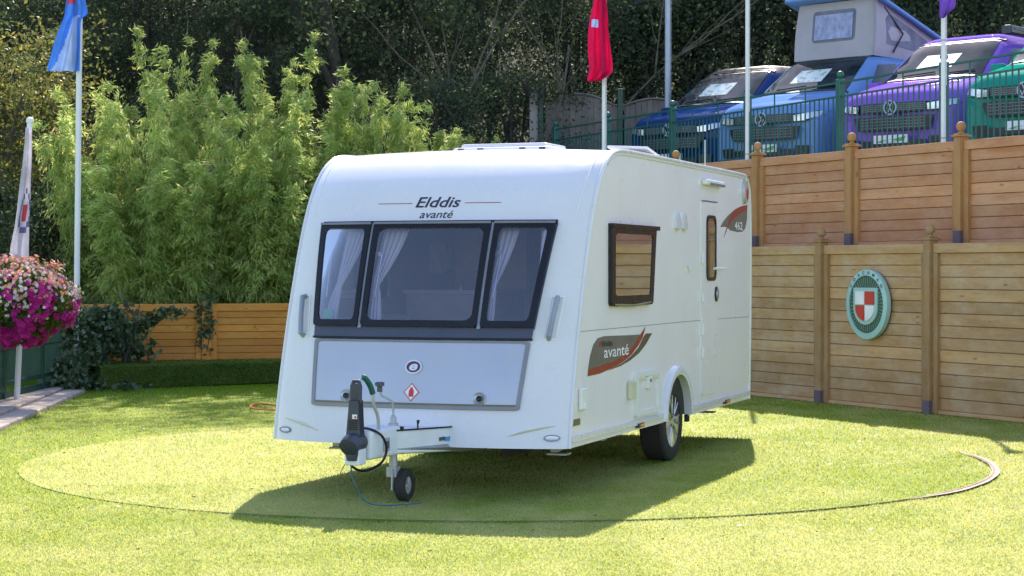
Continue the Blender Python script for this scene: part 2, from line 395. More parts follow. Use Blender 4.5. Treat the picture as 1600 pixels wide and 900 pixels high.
def leaves(C, L, W, up=None, rng=RNG, fold=.25):
    """rhombic leaves at centres C, length L, width W; up: preferred long axis or None"""
    n = len(C); d = unit(rng.normal(size=(n, 3)))
    if up is not None: d = unit(d*.55+up)
    s = unit(np.cross(d, rng.normal(size=(n, 3)))); nn = np.cross(d, s)
    l = (L*rng.uniform(.7, 1.3, n))[:, None]; w_ = (W*rng.uniform(.7, 1.3, n))[:, None]
    V = np.empty((n, 4, 3)); V[:, 0] = C-d*l*.5; V[:, 1] = C+s*w_*.5+nn*w_*fold-d*l*.05; V[:, 2] = C+d*l*.5; V[:, 3] = C-s*w_*.5+nn*w_*fold-d*l*.05
    return V.reshape(-1, 3)

# ================================================================== GROUND
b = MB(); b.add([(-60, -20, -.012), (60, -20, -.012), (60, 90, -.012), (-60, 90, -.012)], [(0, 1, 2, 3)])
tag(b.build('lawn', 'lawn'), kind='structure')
DC = Vector((-.06, 15.3)); DR = 3.82
b = MB(); n = 128
vs = [(DC.x+(DR-.02)*math.cos(2*math.pi*i/n), DC.y+(DR-.02)*math.sin(2*math.pi*i/n), -.004) for i in range(n)]
vb = [(x, y, -.03) for x, y, z in vs]
b.add(vs, [tuple(range(n))]); b.add(vs+vb, [(i, n+i, n+(i+1) % n, (i+1) % n) for i in range(n)])
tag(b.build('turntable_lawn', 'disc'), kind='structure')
def ringarc(r0, r1, z, a0, a1, mat, name, n=96, wob=0):
    b = MB(); rows = []
    for i in range(n+1):
        a = R(a0+(a1-a0)*i/n); wv = wob*noise.noise((a*9, 0, r0))
        t = min(1, min(i, n-i)/12); q0 = (r0+r1)/2-(r1-r0)/2*t; q1 = (r0+r1)/2+(r1-r0)/2*t
        rows.append([(DC.x+(q0+wv)*math.cos(a), DC.y+(q0+wv)*math.sin(a), z), (DC.x+(q1+wv)*math.cos(a), DC.y+(q1+wv)*math.sin(a), z)])
    b.grid(rows); return tag(b.build(name, mat), kind='structure')
ringarc(DR-.017, DR+.001, .0, -122, -25, pm('seam_soil', (.03, .03, .012), .9, var=.6, vs=9), 'turntable_seam', wob=.012)
ringarc(DR-.005, DR+.055, .0035, -46, 10, pm('ring_concrete', (.36, .31, .27), .85, var=.3, vs=8), 'turntable_rim', wob=.012)
ringarc(DR+.004, DR+.018, .0075, -44, 8, pm('ring_rust', (.22, .08, .03), .7, var=.3, vs=8), 'turntable_rail')

# lower fence line and derived lines
LP = Vector((2.895, 23.05)); LD = Vector((.4706, -.8823)).normalized(); LN = Vector((-LD.y, LD.x))   # LN points away from the lawn
if LN.x < 0: LN = -LN
UP = LP+LN*.36
def on_line(P, D, px):        # parameter along a plan line where the column px looks
    u = (px-800)/F; return (u*P.y-P.x)/(D.x-u*D.y)
ZL, ZU, ZT = 1.80, 2.90, 2.78
def quadz(name, pts, mat):
    b = MB(); b.add(pts, [tuple(range(len(pts)))]); return tag(b.build(name, mat), kind='structure')
A = LP+LD*14; B = LP-LD*14; A2 = UP+LD*14; B2 = UP-LD*14
quadz('planting_strip', [(*(A+LN*.05), 1.78), (*(B+LN*.05), 1.78), (*(B2), 1.78), (*(A2), 1.78)], 'soil')
TA = UP+LN*.06+LD*14; TB = UP+LN*.06-LD*13.4
quadz('terrace', [(*TA, ZT), (*TB, ZT), (TB.x, 46, ZT), (40, 46, ZT), (40, TA.y, ZT)], 'tarmac')
b = MB()   # retaining face below the terrace at its far left end
b.add([(*TB, ZT), (*TB, 0), (TB.x, 46, 0), (TB.x, 46, ZT)], [(0, 1, 2, 3)]); tag(b.build('terrace_retaining_face', 'concrete'), kind='structure')

def sst(a, b, x):
    t = max(0, min(1, (x-a)/(b-a))); return t*t*(3-2*t)
def hillz(x, y):
    k = sst(-3.6, -1.2, x); base = 2.76*k; yb = 28.6+6.6*k
    d = max(0, y-yb); z = base+min(d, 11)*.45+max(0, min(d, 22)-11)*.95
    z += (.35*noise.noise((x*.5, y*.5, 0))+.12*noise.noise((x*2, y*2, 3)))*min(1, d/1.5)
    return z if d > 0 else base-.3*k-.05*(1-k)
b = MB(); rows = []
for i in range(60):
    y = 26.4+i*.55 if i < 45 else 26.4+45*.55+(i-45)*2
    rows.append([(x, y, hillz(x, y)) for x in np.linspace(-40, 40, 140)])
b.grid(rows); tag(b.build('hillside', 'soil', smooth=True), kind='structure')

# ================================================================== TURF BLADES
def blades():
    n = 430000
    # denser towards the camera
    u = RNG.uniform(0, 1, n); y0, y1 = 8.6, 25.0
    Y = 1/(1/y0+u*(1/y1-1/y0)); X = RNG.uniform(-.285, .285, n)*Y
    keep = (X > -5.0-.1*(Y-18)) & ((X-LP.x)*LN.x+(Y-LP.y)*LN.y < -.03)
    X = X[keep]; Y = Y[keep]; n = len(X)
    disc = np.hypot(X-DC.x, Y-DC.y); Z = np.where(disc < DR-.02, -.004, -.012)
    ang = np.arctan2(Y-DC.y, X-DC.x); k2 = (np.abs(disc-DR+.008) > .010) | (ang < R(-118)) | (ang > R(-10)); k3 = ~((disc > DR-.01) & (disc < DR+.06) & (np.arctan2(Y-DC.y, X-DC.x) > R(-40)) & (np.arctan2(Y-DC.y, X-DC.x) < R(8)))
    k = k2 & k3; X = X[k]; Y = Y[k]; Z = Z[k]; n = len(X)
    sc = (Y/12)**.8
    h = RNG.uniform(.006, .017, n)*np.minimum(sc, 1.3); wd = RNG.uniform(.0025, .005, n)*sc
    a = RNG.uniform(0, 2*np.pi, n); lean = RNG.normal(0, .006, (n, 2))
    V = np.empty((n, 3, 3))
    V[:, 0] = np.c_[X-np.cos(a)*wd, Y-np.sin(a)*wd, Z]; V[:, 1] = np.c_[X+np.cos(a)*wd, Y+np.sin(a)*wd, Z]
    V[:, 2] = np.c_[X+lean[:, 0], Y+lean[:, 1], Z+h]
    onD = np.hypot(X-DC.x, Y-DC.y) < DR-.02
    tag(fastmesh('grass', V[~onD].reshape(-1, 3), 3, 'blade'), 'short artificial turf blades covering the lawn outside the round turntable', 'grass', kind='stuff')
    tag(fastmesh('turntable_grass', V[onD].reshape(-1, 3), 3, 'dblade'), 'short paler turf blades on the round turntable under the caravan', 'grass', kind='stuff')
blades()
# fallen leaves
def litter():
    n = 260; X = RNG.uniform(-5, 5, n); Y = RNG.uniform(10, 23.5, n); X = X*Y/19
    k = ((X-LP.x)*LN.x+(Y-LP.y)*LN.y < -.1) & (X > -4.8); X = X[k]; Y = Y[k]
    C = np.c_[X, Y, np.full(len(X), .016)]; V = leaves(C, .032, .022, up=np.array([.6, .3, .02])); V = V.reshape(-1, 4, 3)
    V[:, :, 2] = .010+(V[:, :, 2]-.016)*.35
    m, t, bb = NM('dead_leaf'); rnd = t.nodes.new('ShaderNodeNewGeometry').outputs['Random Per Island']
    t.links.new(mixc(t, rnd, (.22, .10, .03), (.10, .06, .02)), bb.inputs['Base Color']); M['dead'] = m
    tag(fastmesh('fallen_leaves', V.reshape(-1, 3), 4, 'dead'), 'scattered small brown fallen leaves on the lawn', 'leaves', kind='stuff')
litter()

# ================================================================== CARAVAN
W = 1.09
cv = empty('touring_caravan', (-.637, 12.977, 0), -.354, 'white touring caravan with three front windows parked on the round turntable lawn', 'caravan')
prof = spline([Vector((y, z, 0)) for y, z in [(-.02, .335), (.02, .54), (.07, .75), (.125, .95), (.20, 1.2), (.275, 1.42), (.36, 1.65), (.45, 1.86), (.55, 2.04), (.64, 2.155), (.76, 2.262), (.87, 2.325), (1.0, 2.366), (1.2, 2.386), (1.7, 2.39), (3.3, 2.39), (4.85, 2.388), (5.06, 2.365), (5.17, 2.29), (5.215, 2.16), (5.235, 1.8), (5.225, 1.1), (5.19, .55), (5.175, .335)]], 4)
PY = [p.x for p in prof]; PZ = [p.y for p in prof]
NF = 12*4
fz = np.array(PZ[:NF]); fy = np.array(PY[:NF])
def bow(s):
    s = min(1, abs(s)); return .175*(1-s**2.6)**.75
def wt(y): return 1-sst(.55, 1.45, y)
def Fp(x, z):
    y = float(np.interp(z, fz, fy)); return Vector((x, y-bow(x/W)*wt(y), z))
def FM(x, z, off=0):
    p = Fp(x, z); 
    if off:
        e = .01; a = Fp(min(W*.99, x+e), z)-Fp(max(-W*.99, x-e), z); c = Fp(x, z+e)-Fp(x, z-e); n = a.cross(c).normalized(); p = p+n*off
    return p
def SM(y, z, off=0): return Vector((W+off, y, z))
def SML(y, z, off=0): return Vector((-W-off, y, z))
# shell
HX, HZ0, HZ1 = .80, 1.15, 1.80
cs = sorted(set([round(s, 4) for s in list(np.linspace(-HX/W, HX/W, 21))+[-1, -.998, -.99, -.975, -.95, -.91, -.86, -.80, .80, .86, .91, .95, .975, .99, .998, 1]]))
rowsP = []; inserted = []
for i in range(len(PY)):
    rowsP.append((PY[i], PZ[i]))
    if i < NF-1:
        for hz in (HZ0, HZ1):
            if PZ[i] < hz < PZ[i+1]-1e-4: rowsP.append((float(np.interp(hz, fz, fy)), hz))
def shellpt(y, z, s):
    crown = .03*(1-s*s)*sst(.5, 1.3, y)*(1-sst(4.7, 5.2, y)); return (W*s, y-bow(s)*wt(y)+(.03*(1-s**4) if y > 4.9 else 0)*sst(4.9, 5.2, y), z+crown)
b = MB(); nS = len(cs); vs = [shellpt(y, z, s) for (y, z) in rowsP for s in cs]; fs = []
for i in range(len(rowsP)-1):
    zm = (rowsP[i][1]+rowsP[i+1][1])/2; ym = (rowsP[i][0]+rowsP[i+1][0])/2
    for j in range(nS-1):
        sm = (cs[j]+cs[j+1])/2*W
        if ym < 1 and HZ0 < zm < HZ1 and abs(sm) < HX: continue
        fs.append((i*nS+j, i*nS+j+1, (i+1)*nS+j+1, (i+1)*nS+j))
b.add(vs, fs)
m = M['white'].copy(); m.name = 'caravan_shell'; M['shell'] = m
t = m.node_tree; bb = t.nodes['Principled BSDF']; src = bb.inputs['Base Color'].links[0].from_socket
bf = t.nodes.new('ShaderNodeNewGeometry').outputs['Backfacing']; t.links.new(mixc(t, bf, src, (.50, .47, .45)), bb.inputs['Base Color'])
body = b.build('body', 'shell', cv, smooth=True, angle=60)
# side walls with openings
arch = [(2.665-.37*math.cos(R(a)), .335+.36*math.sin(R(a))) for a in range(0, 181, 12)]
edge = [(y, z) for y, z in zip(PY, PZ)]
wall_lo = edge+[(p[0], p[1]) for p in reversed(arch)]
sw_hole = rrect(.885, 1.30, 1.94, 1.80, .03, 3, 2)
dw_hole = rrect(3.61, 1.46, 3.86, 1.95, .04, 3, 2)
m = M['sidewhite'].copy(); m.name = 'side_skin'; M['sideskin'] = m
t = m.node_tree; bb = t.nodes['Principled BSDF']; src = bb.inputs['Base Color'].links[0].from_socket
t.links.new(mixc(t, t.nodes.new('ShaderNodeNewGeometry').outputs['Backfacing'], src, (.30, .22, .15)), bb.inputs['Base Color'])
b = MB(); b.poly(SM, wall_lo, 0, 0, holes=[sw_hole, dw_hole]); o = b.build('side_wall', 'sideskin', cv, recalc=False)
me = o.data
if me.polygons[0].normal.x < 0: me.flip_normals()
b = MB(); kw_hole = rrect(2.76, 1.485, 3.27, 1.755, .03, 3, 2)
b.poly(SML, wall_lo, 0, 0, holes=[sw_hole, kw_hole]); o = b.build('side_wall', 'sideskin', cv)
if o.data.polygons[0].normal.x > 0: o.data.flip_normals()
# edge moulding (awning rail) both sides
for sg in (-1, 1):
    b = MB(); b.tube([(sg*(W+.002), y, z) for y, z in edge], .014, 8); b.build('awning_rail', 'white', cv, smooth=True)
    b = MB(); pts = [(sg*(W-.006), y+.022*(1 if y < 1 else 0), z-.022*(1 if 1 <= y else 0)) for y, z in edge if z > .5]
    b2 = MB(); b2.tube([(sg*(W+.003), y+(.03 if y < .8 else (.03*(1.2-y)/.4 if y < 1.2 else (-.03*max(0, (y-4.9)/.3) if y > 4.9 else 0))), z-(.03 if y > .8 and z > 2 else 0)) for y, z in edge if z > .45], .005, 5); b2.build('rail_insert', 'cream', cv)
# front crease seams
for sg in (-1, 1):
    b = MB(); b.tube([FM(sg*(.93+.10*((z-.9)/1.5)), z, .001) for z in np.linspace(1.9, 2.33, 14)], .004, 5); b.build('panel_seam', 'plastic', cv)
# skirt + rail along the side
for sg, mp in ((1, SM), (-1, SML)):
    for y0, y1 in ((.0, 2.27), (3.06, 5.16)):
        b = MB(); b.slab(mp, [(y0, .410), (y1, .410), (y1, .372), (y0, .372)], 0, .020, 2, 1); b.build('skirt_rail', 'white', cv, bevel=.006)
b = MB()
for z0 in (1.105,):
    b.slab(SM, [(.18, z0+.003), (3.43, z0-.001), (3.43, z0-.005), (.18, z0-.001)], 0, .0015, 2, 1)
    b.slab(SM, [(4.0, z0-.005), (5.2, z0-.012), (5.2, z0-.016), (4.0, z0-.009)], 0, .0015, 2, 1)
b.build('panel_seam', 'dsilver', cv)
# underbody, floor
b = MB(); b.box((0, 2.62, .37), (2.1, 5.0, .04)); b.box((-.55, 2.4, .30), (.05, 4.4, .12)); b.box((.55, 2.4, .30), (.05, 4.4, .12)); b.tube([(-.9, 2.665, .31), (.9, 2.665, .31)], .04, 10); b.build('chassis', 'under', cv)
for sg in (-1, 1): b = MB(); b.box((sg*.86, 2.665, .53), (.40, .78, .36)); b.build('wheel_box', 'under', cv)
# steadies
def steady(x, y, dy):
    b = MB(); b.box((x, y, .30), (.05, .5, .03), Matrix.Rotation(R(dy), 3, 'X')); b.box((x+.02, y-.2, .255), (.14, .12, .012)); b.build('corner_steady', 'galv', cv)
for x, y, dy in ((-.75, .5, 4), (.85, .62, 4), (.85, 4.7, -4), (-.62, 4.7, -4), (.75, 1.75, 6)): steady(x, y, dy)
# --- front windows
def slant(u, v, top, bot, z0=1.115, z1=1.855):   # quad coords: u in [0,1] across, v in [0,1] upwards
    xl = bot[0]+(top[0]-bot[0])*v; xr = bot[1]+(top[1]-bot[1])*v; return xl+(xr-xl)*u, z0+(z1-z0)*v
def front_window(top, bot):
    def Q(u, v, off): x, z = slant(u, v, top, bot, 1.125, 1.838); return FM(x, z, off)
    wdt = top[1]-top[0]; a = .040/wdt; c = .040/.71
    b = MB(); b.ring(Q, rrect(0, 0, 1, 1, .03), rrect(a, c, 1-a, 1-c, .07), .0, .050)
    wroot = b.build('window', 'black', cv)
    b = MB(); b.slab(Q, [(a*.6, 1-c*.6), (1-a*.6, 1-c*.6), (1-a*.6, c*.6), (a*.6, c*.6)], .036, .040, 8, 6); b.build('pane', 'fglass', wroot, smooth=True, angle=50)
    b = MB(); b.slab(Q, [(0, 1.0), (1, 1.0), (1, .978), (0, .978)], .050, .056, 8, 1); b.build('top_trim', 'dsilver', wroot)
    for u, du in ((.12, .14), ):
        b = MB(); b.tube([Q(.06*0.4/wdt+a, .72, -.02), Q(.03*.4/wdt+a, .30, -.02)], .006, 6); b.box(Q(a+.01, .72, -.015), (.02, .02, .03)); b.build('stay', 'alloy', wroot)
    return wroot
#
front_window((-.875, -.462), (-.805, -.452)); front_window((-.438, .438), (-.428, .428)); front_window((.462, .875), (.452, .805))
b = MB(); b.slab(FM, [(-.885, 1.862), (.885, 1.862), (.884, 1.838), (-.884, 1.838)], 0, .016, 24, 1); b.build('window_header', 'black', cv)
b = MB(); b.slab(FM, [(-.812, 1.125), (.812, 1.125), (.805, 1.052), (-.805, 1.052)], 0, .020, 24, 2); b.build('window_sill', 'slate', cv)
for sg in (-1, 1):
    b = MB(); b.slab(FM, [(sg*.450-.011, 1.838), (sg*.450+.011, 1.838), (sg*.440+.012, 1.115), (sg*.440-.012, 1.115)], 0, .034, 1, 10); b.build('mullion', 'lgrey', cv)
    b = MB(); b.slab(FM, [(sg*.881-.008, 1.84), (sg*.881+.008, 1.84), (sg*.810+.008, 1.12), (sg*.810-.008, 1.12)], 0, .010, 1, 10); b.build('side_trim', 'slate', cv)
b = MB(); b.slab(FM, [(-.812, 1.056), (.812, 1.056), (.810, 1.043), (-.810, 1.043)], 0, .026, 24, 1); b.build('locker_seal', 'black', cv)
# --- front locker
def lq(x, z, off): return FM(x, z, off)
def LQ(u, v, off): x, z = slant(u, v, (-.80, .80), (-.765, .765), .582, 1.038); return FM(x, z, off)
b = MB(); b.ring(LQ, rrect(0, 0, 1, 1, .03, 20), rrect(.018, .055, .982, .97, .03, 20), 0, .016); lk = b.build('front_locker', 'dsilver', cv)
tag(lk, 'silver grey gas locker lid below the front windows')
b = MB(); b.slab(LQ, [(.015, .975), (.985, .975), (.985, .05), (.015, .05)], .0, .011, 24, 6); b.build('lid', 'silver', lk)
b = MB(); b.slab(LQ, [(.018, .080), (.982, .080), (.982, .055), (.018, .055)], .0, .020, 24, 1); b.build('lower_lip', 'ochre', lk)
for x in (-.49, .49):
    c = FM(x, .655, .012)
    q = (FM(x, .655, 1)-FM(x, .655, .0)).normalized(); Mx = q.to_track_quat('Z', 'Y').to_matrix()
    b = MB(); b.lathe([(.040, 0), (.046, .006), (.040, .010), (.030, .002)], (0, 0, 0), n=20); b.v = [tuple(c+Mx @ Vector(p)) for p in b.v]; l = b.build('latch', 'silver', lk, smooth=True)
    b = MB(); b.lathe([(.019, 0), (.019, .016), (.014, .02)], (0, 0, 0), n=14); b.v = [tuple(c+Mx @ Vector(p)) for p in b.v]; b.build('lock_barrel', 'black', l, smooth=True)
# badge
def ell(cx, cz, a, c, n=28): return [(cx+a*math.cos(2*math.pi*i/n), cz+c*math.sin(2*math.pi*i/n)) for i in range(n)]
b = MB(); b.ring(FM, ell(0, .858, .062, .047), ell(0, .858, .052, .038), .010, .022); bd = b.build('badge', 'alloy', lk, smooth=True, angle=30)
b = MB(); b.poly(FM, ell(0, .858, .053, .039), .010, .018); b.build('badge_face', 'badge', bd)
b = MB(); b.text(FM, 'e', 0, .837, width=.062, size=.085, shear=.25, bold=.03, off=.021); b.build('badge_letter', 'alloy', bd)
# gas diamond
def dia(r): return [(0, .69+r), (r*.93, .69), (0, .69-r), (-r*.93, .69)]
b = MB(); b.poly(FM, dia(.062), .011, .0135); dm = b.build('gas_label', 'gasred', lk)
b = MB(); b.poly(FM, dia(.053), .0135, .0145); b.build('label_ground', 'inkwhite', dm)
b = MB(); b.poly(FM, [(-.018, .66), (.018, .66), (.018, .70), (.010, .712), (.010, .722), (-.010, .722), (-.010, .712), (-.018, .70)], .0145, .0155); b.build('label_bottle', 'gasred', dm)
# fill plate, decals on the front
b = MB(); b.text(FM, 'Elddis', 0, 1.962, width=.335, size=.105, shear=.22, bold=.012, off=.003); b.build('name_lettering', 'ink', cv)
b = MB(); b.text(FM, 'avanté', .005, 1.885, width=.25, size=.078, shear=.25, bold=.004, off=.003); b.build('model_lettering', 'ink', cv)
for x0, x1 in ((-.465, -.20), (.20, .465)):
    b = MB(); b.slab(FM, [(x0, 1.993), (x1, 1.993), (x1, 1.989), (x0, 1.989)], 0, .002, 8, 1); b.build('pinstripe', 'gfx_red', cv)
# grab handles in recesses
for sg in (-1, 1):
    xt, xb = sg*.945, sg*.915
    b = MB(); b.ring(FM, [(xt-.045, 1.345), (xt+.045, 1.345), (xb+.05, 1.05), (xb-.04, 1.05)], [(xt-.037, 1.337), (xt+.037, 1.337), (xb+.042, 1.06), (xb-.033, 1.06)], 0, .006); h = b.build('handle_recess', 'plastic', cv)
    b = MB(); b.tube([FM(xt, 1.335, .0), FM(xt, 1.325, .035), FM((xt+xb)/2, 1.2, .04), FM(xb, 1.07, .035), FM(xb, 1.06, .0)], .018, 8, flat=1.); b.build('grab_handle', 'lgrey', h, smooth=True)
    b = MB(); b.ring(FM, ell(sg*.985, .405, .052, .022), ell(sg*.985, .405, .042, .014), 0, .010); h = b.build('marker_light', 'dsilver', cv, smooth=True, angle=30)
    b = MB(); b.poly(FM, ell(sg*.985, .405, .043, .015), 0, .008); b.build('lens', 'clear', h)
    b = MB(); P = [FM(sg*(.70+.30*t), .415+.10*t-.03*t*t, .001) for t in np.linspace(0, 1, 12)]; b.tube(P, [.004+.010*math.sin(math.pi*i/11) for i in range(12)], 6, flat=.6); b.build('moulded_flute', 'cream', cv, smooth=True)
# --- interior
it = empty('interior'); it.parent = cv
b = MB(); b.box((0, 2.62, .47), (2.1, 5.0, .03)); b.build('floor', 'inner', it)
mI = pm('cabinet_walnut', (.52, .44, .42), .4, var=.2); M['walnut'] = mI
M['lounge'] = pm('lounge_fabric', (.60, .56, .62), .9)
b = MB(); b.box((.45, 3.35, 1.30), (1.25, .04, 1.65)); b.box((-.75, 3.35, 1.30), (.66, .04, 1.65)); b.build('bulkhead', 'walnut', it)
b = MB(); b.box((-.74, 2.75, .91), (.62, 1.1, .84)); k = b.build('kitchen_unit', 'walnut', it)
b = MB(); b.box((-.74, 2.74, 1.345), (.66, 1.16, .03)); b.build('worktop', 'lounge', k)
b = MB(); b.tube(spline([(-.66, 2.42, 1.36), (-.66, 2.42, 1.42), (-.63, 2.42, 1.44), (-.54, 2.42, 1.51), (-.50, 2.42, 1.50)]), .010, 6); b.lathe([(.028, 0), (.022, .05), (.014, .06)], (-.66, 2.42, 1.36)); b.build('tap', 'alloy', k, smooth=True)
b = MB()
for sg in (-1, 1): b = MB(); b.box((sg*.78, 1.15, .72), (.55, 1.7, .42)); b.box((sg*.99, 1.25, 1.02), (.14, 1.5, .3)); b.build('seat_bench', 'lounge', it, bevel=.03)
b = MB()
for sg in (-1, 1): b = MB(); b.box((sg*.93, 2.3, 2.08), (.25, 1.9, .32)); b.build('roof_locker', 'walnut', it)
def curtain(xt0, xt1, xtie, xb0, xb1):
    b = MB(); rows = []
    for i in range(25):
        v = i/24; z = 1.84-.74*v
        if v < .58: t_ = v/.58; t_ = t_**1.5; l = xt0+(xtie-.025-xt0)*t_; r = xt1+(xtie+.025-xt1)*t_
        else: t_ = (v-.58)/.42; t_ = t_**.6; l = xtie-.025+(xb0-xtie+.025)*t_; r = xtie+.025+(xb1-xtie-.025)*t_
        row = []
        for j in range(33):
            u = j/32; x = l+(r-l)*u; p = Fp(x, max(z, 1.12)); amp = .018*(.4+abs(r-l)*3)
            row.append((x, p.y+.10+amp*math.sin(u*math.pi*9), z))
        rows.append(row)
    b.grid(rows); b.build('curtain', 'curtain', it, smooth=True, angle=180, solid=.003)
curtain(-.72, -.54, -.72, -.82, -.70); curtain(-.42, -.22, -.42, -.47, -.33); curtain(.42, .60, .46, .42, .50); curtain(.75, .84, .82, .76, .84)
b = MB()
def curt2(y0, y1):
    rows = []
    for i in range(9):
        z = 1.86-.62*i/8; rows.append([(1.03+.015*math.sin(j*1.7), y0+(y1-y0)*j/20, z) for j in range(21)])
    b = MB(); b.grid(rows); b.build('curtain', 'curtain', it, smooth=True, angle=180, solid=.003)
curt2(1.28, 1.36); curt2(1.62, 1.68)
b = MB(); b.slab(FM, [(-.775, 1.25), (-.70, 1.25), (-.70, 1.16), (-.775, 1.16)], -.012, -.010, 1, 1); b.build('green_sticker', pm('green_card', (.03, .35, .12), .5), it)
# --- side window
def side_win(mp, parent):
    def Q(u, v, off): return mp(.85+1.145*u-.10*(1-v)*u*1.0+(.0), 1.262+.58*v, off)
    b = MB(); b.ring(Q, rrect(0, 0, 1, 1, .05), rrect(.075, .13, .925, .90, .05), 0, .032); wn = b.build('window', 'black', parent)
    b = MB(); b.slab(Q, [(.04, .94), (.96, .94), (.96, .07), (.04, .07)], .022, .026, 6, 4); b.build('pane', 'sglass', wn)
    b = MB(); b.slab(Q, [(-.0, 1.02), (1.05, 1.02), (1.05, .965), (0, .965)], 0, .042, 2, 1); b.build('hinge_rail', 'black', wn, bevel=.004)
    b = MB(); b.tube([Q(.06, .02, .026), Q(.5, .0, .03), Q(.94, .03, .026)], .010, 6); b.build('lower_seal', 'ochre', wn, smooth=True)
side_win(SM, cv); side_win(SML, cv)
b = MB(); b.ring(SML, rrect(2.70, 1.43, 3.33, 1.81, .05), rrect(2.765, 1.49, 3.265, 1.75, .04), 0, .03); kw = b.build('window', 'black', cv)
b = MB(); b.slab(SML, [(2.73, 1.78), (3.30, 1.78), (3.30, 1.46), (2.73, 1.46)], .02, .024, 1, 1); b.build('pane', 'sglass', kw)
# --- door
dr0 = rrect(3.44, .462, 3.985, 2.10, .06, 4, 6)
b = MB(); b.ring(SM, rrect(3.425, .447, 4.0, 2.115, .07, 4, 6), dr0, 0, .006); df = b.build('door_frame', 'plastic', cv)
b = MB(); b.poly(SM, rrect(3.447, .470, 3.978, 2.093, .055, 4, 6), 0, .011, holes=[rrect(3.60, 1.45, 3.875, 1.965, .05, 3, 3)]); door = b.build('door', 'sidewhite', cv)
b = MB(); b.slab(SM, [(3.447, 2.108), (3.978, 2.108), (3.978, 2.100), (3.447, 2.100)], 0, .013, 1, 1); b.build('gap_line', 'dsilver', door)
b = MB(); b.ring(SM, rrect(3.575, 1.43, 3.90, 1.985, .07), rrect(3.605, 1.46, 3.87, 1.955, .06), 0, .020); dwn = b.build('door_window', 'black', door)
b = MB(); b.slab(SM, [(3.59, 1.97), (3.885, 1.97), (3.885, 1.445), (3.59, 1.445)], .012, .015, 1, 1); b.build('pane', 'sglass', dwn)
b = MB(); b.poly(SM, ell(3.905, 1.315, .045, .065), .011, .022); b.build('handle', 'black', door)
b = MB(); b.poly(SM, ell(3.905, 1.315, .022, .045), .022, .035); b.build('handle_grip', 'alloy', door)
for z in (1.62, .83, 1.30, 1.02):
    b = MB(); b.box((W+.016, 3.44, z), (.02, .035, .09)); b.build('hinge', 'plastic', door, bevel=.006)
b = MB(); b.tube([(W+.02, 3.86, 1.535), (W+.045, 4.0, 1.535), (W+.045, 4.12, 1.535)], .012, 8); b.build('door_retainer', 'plastic', cv)
# --- side service items
def sbox(name, y0, y1, z0, z1, d, mat, bev=.012, par=None):
    b = MB(); b.box((W+d/2, (y0+y1)/2, (z0+z1)/2), (d, y1-y0, z1-z0)); return b.build(name, mat, par or cv, bevel=bev, segs=3)
sbox('mains_inlet', 1.30, 1.43, .575, .71, .035, 'cream'); s_ = sbox('water_inlet', .165, .30, .575, .725, .03, 'plastic')
sbox('inlet_flap', .205, .26, .58, .62, .04, 'plastic', .006, s_)
hp = rrect(1.475, .435, 2.15, .765, .03); hi = rrect(1.545, .475, 2.08, .725, .02)
b = MB(); b.ring(SM, hp, hi, 0, .024); ht = b.build('service_hatch', 'plastic', cv, bevel=.005)
b = MB(); b.poly(SM, hi, 0, .012); b.build('hatch_lid', 'sidewhite', ht)
b = MB(); b.slab(SM, [(1.56, .71), (2.07, .705), (2.07, .690), (1.56, .695)], .012, .020, 1, 1); b.build('hatch_seal', 'cream', ht)
b = MB(); b.box((W+.022, 1.80, .675), (.03, .11, .09)); l = b.build('hatch_latch', 'plastic', ht, bevel=.008)
b = MB(); b.box((W+.039, 1.805, .69), (.006, .02, .022)); b.build('key_slot', 'dplast', l)
sbox('reflector', .05, .205, .478, .522, .006, 'ochre', .002)
for y in (1.59, 4.27): 
    o = sbox('side_marker', y-.075, y+.075, .352, .385, .032, 'dplast', .004)
    sbox('lens', y-.05, y+.05, .357, .380, .040, 'orange', .004, o)
for y in (2.67, 2.88):
    b = MB(); b.poly(SM, [(y-.07, 1.85), (y+.07, 1.85), (y+.065, 1.90), (y+.035, 1.96), (y, 1.985), (y-.035, 1.96), (y-.065, 1.90)], 0, .022); v = b.build('flue_vent', 'white', cv, bevel=.008)
    b = MB(); b.slab(SM, [(y-.03, 1.848), (y+.04, 1.848), (y+.04, 1.835), (y-.03, 1.835)], 0, .016, 1, 1); b.build('vent_lip', 'cream', v)
b = MB(); b.poly(SM, [(2.96, 1.56), (3.10, 1.56), (3.03, 1.50)], 0, .02); b.build('awning_socket', 'plastic', cv, bevel=.006)
o = sbox('awning_light', 3.46, 4.08, 2.235, 2.285, .05, 'plastic', .015); sbox('lens', 3.56, 4.07, 2.236, 2.258, .055, 'dsilver', .004, o)
b = MB(); b.poly(SM, ell(4.98, 2.235, .075, .11), 0, .03); o = b.build('high_marker', 'clear', cv, bevel=.008)
b = MB(); b.poly(SM, ell(5.0, 2.215, .03, .05), .03, .036); b.build('red_lens', 'red', o)
